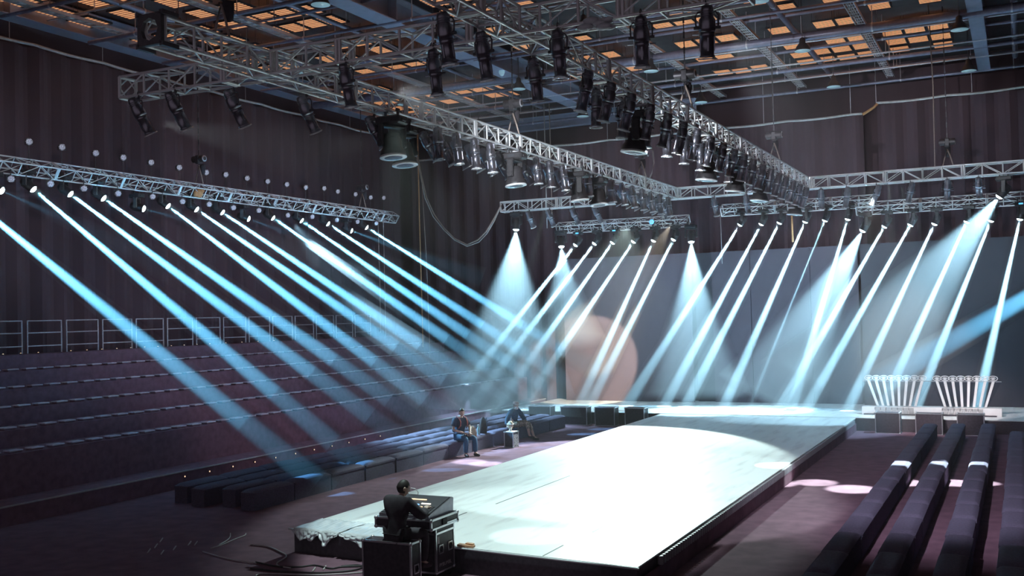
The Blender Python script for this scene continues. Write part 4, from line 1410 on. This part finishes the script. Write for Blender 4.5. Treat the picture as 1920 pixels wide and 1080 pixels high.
floor_cable('pale cable curling on the floor left of the catwalk corner', ((470, 1021), (503, 1025), (526, 1035), (537, 1042), (530, 1049), (520, 1055), (522, 1061), (545, 1065)), 0.012, 'cable_pale')
floor_cable('white cable end forking on the dark floor, its longer strand', ((461, 1000), (458, 1004), (440, 1011), (412, 1023), (395, 1028)), 0.010, 'cable_pale')
floor_cable('white cable end forking on the dark floor, its shorter strand', ((432, 1000), (431, 1007), (424, 1014), (411, 1021)), 0.010, 'cable_pale')
floor_cable('black cable looping toward the operator case, the farther loop', ((480, 1054), (520, 1062), (560, 1063), (590, 1060), (620, 1066), (640, 1063), (670, 1062), (696, 1061)), 0.017, 'cable_black')
floor_cable('black cable looping toward the operator case, the nearer loop', ((470, 1066), (520, 1071), (560, 1073), (600, 1074), (650, 1071), (676, 1066), (678, 1062), (668, 1060), (640, 1062)), 0.017, 'cable_black')
floor_cable('grey cable running along the bottom edge of the floor left of the operator', ((478, 1080), (490, 1076), (530, 1076), (580, 1078), (640, 1076), (690, 1072)), 0.012, 'cable_pale')
floor_cable('thin cable crossing the dark floor left of the catwalk', ((380, 1034), (410, 1043), (440, 1050), (480, 1056)), 0.010, 'cable_pale')
for j, (x, y) in enumerate(((300, 1016), (290, 1027), (277, 1036), (302, 1039), (325, 1031), (353, 1022), (365, 1022), (586, 1071), (606, 1068))):
    floor_cable(f'short pale cable end lying on the dark floor at the left, {nth(j)} of nine', ((x, y), (x + 3, y - 4), (x + 5, y - 7)), 0.012, 'cable_pale')
r = root('wood_offcut', 'splintered raw wood piece on the catwalk edge beside the tall case', 'wood piece', (*atz(874, 1023, 0.42)[:2], 0.40))
MB().box((0, 0, 0.02), (0.26, 0.10, 0.03), (0, 0.05, 0.1)).box((0.05, 0.03, 0.045), (0.14, 0.05, 0.02), (0.1, 0, -0.2)).build('offcut', 'wood_raw', r)

# ================================================================== PEOPLE
def skin_mesh(verts, edges, rad, rootv=0, sub=2):
    me = bpy.data.meshes.new('skin_tmp'); me.from_pydata(verts, edges, [])
    ob = bpy.data.objects.new('skin_tmp', me); COL.objects.link(ob)
    m = ob.modifiers.new('skin', 'SKIN'); m.use_smooth_shade = True
    for i, sv in enumerate(me.skin_vertices[0].data):
        rr = rad[i]
        sv.radius = rr if isinstance(rr, tuple) else (rr, rr)
        sv.use_root = (i == rootv)
    s = ob.modifiers.new('sub', 'SUBSURF'); s.levels = sub; s.render_levels = sub
    dg = bpy.context.evaluated_depsgraph_get(); dg.update()
    out = bpy.data.meshes.new_from_object(ob.evaluated_get(dg))
    vs = [v.co.copy() for v in out.vertices]; fs = [tuple(p.vertices) for p in out.polygons]
    bpy.data.objects.remove(ob); bpy.data.meshes.remove(out)
    return vs, fs


def head_surface(mb, c, R, sc=1.0, hair=None, n=28, m=22):
    """face looks along local +y before R. hair(phi, th)->bool picks faces for a hair shell"""
    vs, fs = [], []
    for i in range(m + 1):
        th = PI * i / m; z = math.cos(th)
        for k in range(n):
            ph = 2 * PI * k / n
            x, y = math.sin(th) * math.cos(ph), math.sin(th) * math.sin(ph)
            w_ = 0.074 * (1 - 0.30 * max(0, -z) ** 1.4); d_ = 0.094 * (1 - 0.18 * max(0, -z) ** 1.6)
            p = Vector((x * w_, y * d_ + (0.012 * max(0, -z) if y > 0 else 0.03 * max(0, -z)), z * 0.118))
            if hair is None and y > 0:
                fx = math.exp(-(x / 0.16) ** 2)
                p.y += 0.026 * fx * math.exp(-((z + 0.12) / 0.16) ** 2)           # nose
                p.y += 0.008 * math.exp(-(x / 0.35) ** 2) * math.exp(-((z + 0.52) / 0.10) ** 2)  # lips
                p.y += 0.010 * math.exp(-(x / 0.3) ** 2) * math.exp(-((z + 0.82) / 0.13) ** 2)   # chin
                for s in (-1, 1): p.y -= 0.012 * math.exp(-((x - s * 0.40) / 0.2) ** 2) * math.exp(-((z - 0.08) / 0.13) ** 2)  # eye sockets
                p.y += 0.006 * math.exp(-((z - 0.24) / 0.1) ** 2)                    # brow
            if hair is not None: p *= sc
            vs.append(Vector(c) + R @ p)
    for i in range(m):
        for k in range(n):
            j = (k + 1) % n
            if hair is not None and not hair(2 * PI * (k + .5) / n, PI * (i + .5) / m): continue
            fs.append((i * n + k, (i + 1) * n + k, (i + 1) * n + j, i * n + j))
    mb.add(vs, fs, True)
    if hair is None:
        for s in (-1, 1):   # ears
            mb.lathe([(0.0005, -0.012), (0.02, -0.006), (0.024, 0.004), (0.012, 0.010), (0.0005, 0.008)], 10,
                     Matrix.Translation(Vector(c) + R @ Vector((s * 0.074, -0.008, -0.005))) @ R.to_4x4() @ Matrix.Rotation(s * PI / 2, 4, 'Y') @ Matrix.Diagonal((1.25, 0.8, 1, 1)))


def hand(mb, wrist, palm_dir, out_dir, curl=0.5, side=1):
    """palm, four fingers of different lengths and a thumb leaving the side of the palm"""
    a = Vector(palm_dir).normalized(); nrm = Vector(out_dir); nrm = (nrm - a * nrm.dot(a)).normalized(); s = a.cross(nrm) * side
    w = Vector(wrist)
    M = Matrix((( *s, 0), (*a, 0), (*nrm, 0), (0, 0, 0, 1))).transposed(); M.translation = w + a * 0.045
    mb.lathe([(0.0005, -0.05), (0.026, -0.046), (0.036, -0.015), (0.04, 0.03), (0.03, 0.046), (0.0005, 0.05)], 10, M @ Matrix.Rotation(-PI / 2, 4, 'X') @ Matrix.Diagonal((1, 0.42, 1, 1)))
    for k, (off, ln) in enumerate(((-0.028, 0.068), (-0.010, 0.08), (0.009, 0.075), (0.027, 0.058))):
        b = w + a * 0.085 + s * off
        pts = [b]
        ang = curl * (0.5 + 0.08 * k)
        d = a
        for q in range(3):
            d = (d * math.cos(ang) - nrm * math.sin(ang)).normalized()
            pts.append(pts[-1] + d * ln * (0.44, 0.32, 0.24)[q])
        mb.path(pts, 0.0085, 6)
    t0 = w + a * 0.03 - s * 0.034
    mb.path([t0, t0 + (a * 0.5 - s * 0.8).normalized() * 0.032, t0 + (a * 0.5 - s * 0.8).normalized() * 0.032 + (a - s * 0.2 - nrm * curl * .6).normalized() * 0.030], 0.010, 6)


def figure(label, loc, rz, J, Rh, skin='skin', hair='hair_dark', hairfn=None, shirt='cloth_black', sleeve=0.5, legs='denim', leglen=1.0, shoe='shoe_dark', curl=(0.5, 0.5), hout=((0, 0, 1), (0, 0, 1)), headc=None):
    r = root('person', label, 'person', loc, rz)
    V = lambda k: Vector(J[k])
    names = ['pelvis', 'waist', 'chest', 'neck', 'skull', 'shl', 'ell', 'wrl', 'shr', 'elr', 'wrr', 'hpl', 'knl', 'anl', 'tol', 'hpr', 'knr', 'anr', 'tor']
    rad = dict(pelvis=(.125, .095), waist=(.095, .075), chest=(.14, .10), neck=.052, skull=.05, shl=.06, shr=.06, ell=.042, elr=.042, wrl=.028, wrr=.028, hpl=.085, hpr=.085, knl=.058, knr=.058, anl=.038, anr=.038, tol=.03, tor=.03)
    ed = [('pelvis', 'waist'), ('waist', 'chest'), ('chest', 'neck'), ('neck', 'skull'), ('chest', 'shl'), ('shl', 'ell'), ('ell', 'wrl'), ('chest', 'shr'), ('shr', 'elr'), ('elr', 'wrr'),
          ('pelvis', 'hpl'), ('hpl', 'knl'), ('knl', 'anl'), ('anl', 'tol'), ('pelvis', 'hpr'), ('hpr', 'knr'), ('knr', 'anr'), ('anr', 'tor')]
    ix = {n: i for i, n in enumerate(names)}
    b = MB()
    vs, fs = skin_mesh([V(n) for n in names], [(ix[x], ix[y]) for x, y in ed], [rad[n] for n in names])
    b.add(vs, fs, True)
    hc = V('head')
    head_surface(b, hc, Rh)
    hand(b, V('wrl'), V('wrl') - V('ell') if 'hdl' not in J else J['hdl'], hout[0], curl[0], 1)
    hand(b, V('wrr'), V('wrr') - V('elr') if 'hdr' not in J else J['hdr'], hout[1], curl[1], -1)
    b.use(skin); b.m = [0] * len(b.m)
    body = b.build('body', None, r)
    # shirt over torso and upper arms
    def part(keys, edges, grow, nm, m, extra=None):
        P = dict((k, V(k)) for k in keys)
        R_ = dict((k, rad[k]) for k in keys)
        if extra:
            for k, (pos, rr) in extra.items(): P[k] = Vector(pos); R_[k] = rr
        kk = list(P)
        R2 = [tuple(q + grow for q in R_[k]) if isinstance(R_[k], tuple) else R_[k] + grow for k in kk]
        v2, f2 = skin_mesh([P[k] for k in kk], [(kk.index(x), kk.index(y)) for x, y in edges], R2)
        mb = MB(); mb.add(v2, f2, True)
        return mb.build(nm, m, r)
    sl, sr = V('shl').lerp(V('ell'), min(1, sleeve * 2)), V('shr').lerp(V('elr'), min(1, sleeve * 2))
    ex = {'col': (V('chest').lerp(V('neck'), 0.72), 0.055), 'hem': (V('pelvis') + (V('pelvis') - V('waist')) * 0.16, (.125, .10))}
    E_ = [('hem', 'pelvis'), ('pelvis', 'waist'), ('waist', 'chest'), ('chest', 'col'), ('chest', 'shl'), ('chest', 'shr')]
    K_ = ['pelvis', 'waist', 'chest', 'shl', 'shr']
    if sleeve > 0.5:
        K_ += ['ell', 'elr']; f = sleeve * 2 - 1
        ex['cl'] = (V('ell').lerp(V('wrl'), f * 0.92), 0.036); ex['cr'] = (V('elr').lerp(V('wrr'), f * 0.92), 0.036)
        E_ += [('shl', 'ell'), ('ell', 'cl'), ('shr', 'elr'), ('elr', 'cr')]
    else:
        ex['cl'] = (sl, 0.058); ex['cr'] = (sr, 0.058); E_ += [('shl', 'cl'), ('shr', 'cr')]
    part(K_, E_, 0.036, 'shirt' if sleeve <= .5 else 'jacket', shirt, ex)
    ex = {}
    K_ = ['pelvis', 'hpl', 'hpr', 'knl', 'knr']; E_ = [('pelvis', 'hpl'), ('pelvis', 'hpr'), ('hpl', 'knl'), ('hpr', 'knr')]
    if leglen > 0:
        ex['al'] = (V('knl').lerp(V('anl'), leglen), 0.045); ex['ar'] = (V('knr').lerp(V('anr'), leglen), 0.045); E_ += [('knl', 'al'), ('knr', 'ar')]
    part(K_, E_, 0.022, 'trousers', legs, ex)
    for a, t in (('anl', 'tol'), ('anr', 'tor')):
        d = (V(t) - V(a)); d.z = 0; d = d.normalized() if d.length > .01 else Vector((0, 1, 0))
        base = V(a) + Vector((0, 0, -0.035))
        v2, f2 = skin_mesh([base - d * 0.05, base + d * 0.07 + Vector((0, 0, -.015)), base + d * 0.17 + Vector((0, 0, -.03))], [(0, 1), (1, 2)], [0.045, 0.046, 0.032])
        mb = MB(); mb.add(v2, f2, True); mb.build('shoe', shoe, r)
    mb = MB()
    head_surface(mb, hc, Rh, 1.075, hairfn or (lambda ph, th: th < 1.15 or (math.sin(ph) < -0.05 and th < 2.1) or (abs(math.sin(ph)) < .35 and th < 1.4)))
    ho = mb.build('hair', hair, r); md = ho.modifiers.new('t', 'SOLIDIFY'); md.thickness = 0.012
    for s in (-1, 1):
        MB().ball(hc + Rh @ Vector((s * 0.030, 0.079, 0.008)), 0.011, 8, 6, (1, .7, .6)).build('eye', 'button_dark', r)
    mb = MB(); mb.ball(hc + Rh @ Vector((0, 0.088, -0.062)), 0.022, 8, 6, (1, .35, .25)); mb.build('mouth', 'strap_red', r)
    return r, hc


def HR(yaw, pitch, roll=0.0):
    return Euler((math.radians(pitch), math.radians(roll), math.radians(yaw))).to_matrix()


# man on the front bench with a backpack, facing the catwalk and the camera a little
J = dict(pelvis=(0, 0, .53), waist=(0, .0, .70), chest=(0, .03, .90), neck=(0, .06, 1.06), skull=(0, .075, 1.13), head=(0.0, .095, 1.205),
         shl=(-.185, .03, .99), ell=(-.29, .09, .75), wrl=(-.12, .30, .64), shr=(.185, .03, .99), elr=(.30, .06, .74), wrr=(.10, .30, .65),
         hpl=(-.09, .05, .51), knl=(-.15, .47, .50), anl=(-.13, .50, .09), tol=(-.15, .62, .035), hpr=(.09, .05, .51), knr=(.15, .45, .50), anr=(.16, .44, .09), tor=(.19, .56, .035))
pm, hc = figure('seated person in black t-shirt and blue jeans with a backpack, reading papers', (-14.36, 25.35, 0), math.radians(-112), J, HR(-18, -6), shirt='cloth_navy', sleeve=0.36, legs='denim', shoe='shoe_dark', curl=(0.9, 0.9), hout=((0, .3, 1), (0, .3, 1)))
mb = MB(); mb.box((0, -0.16, 0.84), (0.28, 0.16, 0.42), bevel=0.05); mb.build('backpack', 'cloth_black', pm)
for s in (-1, 1):
    MB().path([(s * .10, -.12, 1.0), (s * .115, .02, 1.095), (s * .12, .13, 1.05), (s * .12, .19, .95), (s * .125, .185, .85), (s * .15, .10, .76)], 0.020, 6).build('backpack_strap', 'strap_red', pm)
mb = MB(); mb.box((0, .36, .665), (.20, .14, .006), (0.2, 0, 0.1)); mb.build('held_paper', 'paper', pm)
# person in cap and mask leaning on one arm
J = dict(pelvis=(0, 0, .50), waist=(.02, -.01, .66), chest=(.07, .04, .84), neck=(.09, .10, .98), skull=(.09, .12, 1.03), head=(.09, .14, 1.09),
         shl=(-.12, .05, .95), ell=(-.20, .20, .72), wrl=(-.08, .38, .58), shr=(.25, .05, .90), elr=(.36, -.03, .67), wrr=(.42, .02, .46), hdr=(.3, .9, -.1),
         hpl=(-.09, .05, .49), knl=(-.16, .46, .52), anl=(-.20, .60, .10), tol=(-.24, .74, .035), hpr=(.09, .05, .49), knr=(.02, .48, .60), anr=(-.06, .52, .16), tor=(-.10, .64, .08))
pw, hc = figure('seated person in cap, white face mask and denim jacket leaning on one arm', (-14.38, 28.85, 0), math.radians(-98), J, HR(-30, -4), shirt='denim_jacket', sleeve=0.93, legs='camo', leglen=0.55, shoe='shoe_dark', curl=(0.8, 0.15), hout=((0, 0, 1), (0, 0, 1)))
Rh = HR(-30, -4)
mb = MB(); M4 = Matrix.Translation(hc) @ Rh.to_4x4()
mb.M = M4; mb.lathe([(0.088, 0.045), (0.096, 0.06), (0.098, 0.09), (0.08, 0.125), (0.03, 0.138), (0.0005, 0.14)], 18)
mb.prism([(-.07, .05), (-.05, .14), (0, .165), (.05, .14), (.07, .05)], 'z', 0.045, 0.056)
mb.build('cap', 'cream_cap', pw)
mb = MB(); mb.M = M4; mb.lathe([(0.045, -0.055), (0.062, -0.03), (0.066, 0.0), (0.055, 0.03), (0.04, 0.04)], 14, Matrix.Translation((0, .045, -.055)) @ Matrix.Diagonal((1, 1.0, 1, 1)))
mb.build('face_mask', 'white_mask', pw)
# console operator seen from behind
J = dict(pelvis=(0, 0, .86), waist=(0, .02, 1.02), chest=(0, .06, 1.20), neck=(-.01, .12, 1.33), skull=(-.015, .14, 1.38), head=(-.02, .165, 1.455),
         shl=(-.20, .05, 1.285), ell=(-.28, .22, 1.06), wrl=(-.14, .45, 1.11), shr=(.20, .05, 1.285), elr=(.28, .24, 1.07), wrr=(.13, .46, 1.13),
         hpl=(-.10, .03, .83), knl=(-.17, .40, .80), anl=(-.18, .34, .38), tol=(-.18, .46, .32), hpr=(.10, .03, .83), knr=(.17, .40, .80), anr=(.16, .36, .38), tor=(.16, .48, .32))
op, hc = figure('person in a dark sweater at the lighting console, seen from behind', (-8.09, 12.38, -0.0), math.radians(-14), J, HR(-22, -14), shirt='cloth_black', sleeve=0.95, legs='cloth_black', curl=(0.6, 0.6), hout=((0, -.2, 1), (0, -.2, 1)))

# ------------------------------------------------------------------ things lying by the two people
r = root('paper_sheet', 'loose white papers on the bench beside the person reading', 'papers', (-14.42, 25.78, 0.425))
MB().box((0, 0, 0.004), (.22, .32, .006), (0, 0, .2)).box((.02, .06, .009), (.21, .30, .005), (0, 0, -.1)).build('paper_leaf', 'paper', r)


def wig(label, loc, m):
    r = root('wig', label, 'wig', loc)
    mb = MB(); vs, fs = [], []
    n, mm = 28, 10
    for i in range(mm + 1):
        t = i / mm
        for k in range(n):
            a = 2 * PI * k / n
            rr = 0.105 * math.sin(min(1, t * 1.7) * PI / 2) * (1 + 0.10 * t) + 0.008 * math.sin(a * 9) * t
            vs.append((rr * math.cos(a), rr * math.sin(a) * 0.9, 0.30 * (1 - t ** 1.3)))
    for i in range(mm):
        for k in range(n):
            j = (k + 1) % n
            fs.append((i * n + k, (i + 1) * n + k, (i + 1) * n + j, i * n + j))
    mb.add(vs, fs, True); mb.build('hair_cap', m, r)
    st = MB()
    for k in range(14):
        a = 2 * PI * k / 14
        st.path([(0.03 * math.cos(a), 0.03 * math.sin(a), 0.30), (0.095 * math.cos(a), 0.088 * math.sin(a), 0.22), (0.118 * math.cos(a), 0.108 * math.sin(a), 0.02)], 0.006, 5)
    st.build('hair_strand', 'hair_blond', r)
    return r


wig('blond wig standing on the front bench beside the reading person', (-14.45, 26.25, 0.42), 'hair_blond')
r = root('drink_bottle', 'pale teal bottle on the bench between the blond wig and the black bag', 'bottle', (-14.45, 26.62, 0.42))
MB().lathe([(.038, 0), (.04, .02), (.04, .20), (.022, .24), (.022, .26)], 14).build('bottle_body', 'bottle_teal', r)
MB().lathe([(.024, .26), (.024, .30), (.01, .302)], 12).build('cap_lid', 'white_gloss', r)
r = root('bag', 'tall black bag standing on the front bench behind the mannequin head', 'bag', (-14.5, 27.0, 0.42))
MB().lathe([(.13, 0), (.15, .06), (.14, .25), (.10, .40), (.04, .48), (.0005, .49)], 18, Matrix.Diagonal((.7, 1, 1, 1))).build('bag_body', 'cloth_black', r)
MB().path([(.02, .08, .40), (.03, .15, .44), (.03, .19, .30), (.04, .17, .14)], 0.014, 6).build('bag_strap', 'denim_jacket', r)
r = case('small silver-framed box on the floor in front of the bench, carrying the mannequin head', (-13.72, 27.3), (0.30, 0.36, 0.46), 0, False, ('n',), name='speaker_box', cat='box')
MB().box((0.152, 0, 0.21), (0.006, 0.30, 0.34)).build('mesh_front', 'wig_net', r)
MB().box((0, 0, 0.463), (0.28, 0.34, 0.01)).build('top_board', 'paper', r)
r = root('mannequin_head', 'mannequin head with blond hair and pale band on the silver-framed box', 'mannequin head', (-13.74, 27.3, 0.468))
mb = MB(); mb.lathe([(.06, 0), (.05, .01), (.042, .05), (.045, .09)], 14); head_surface(mb, (0, 0, .17), Matrix.Rotation(-PI / 2 - .5, 3, 'Z')); mb.build('head_form', 'skin', r)
mb = MB(); head_surface(mb, (0, 0, .172), Matrix.Rotation(-PI / 2 - .5, 3, 'Z'), 1.16, lambda ph, th: th < 1.1 or (math.sin(ph) < 0.45 and th < 2.35)); mb.build('hair', 'hair_blond', r)
mb = MB(); mb.path([(.10 * math.cos(t), .10 * math.sin(t), .215) for t in [2 * PI * i / 20 for i in range(21)]], 0.012, 6); mb.build('head_band', 'paper', r)

# ================================================================== HAZE
o = MB().box((-9.5, 19.2, 6.1), (33.0, 43.0, 12.6)).build('haze', 'haze_room')
tag(o, 'thin theatrical haze filling the whole hall', 'haze', None, 'stuff')
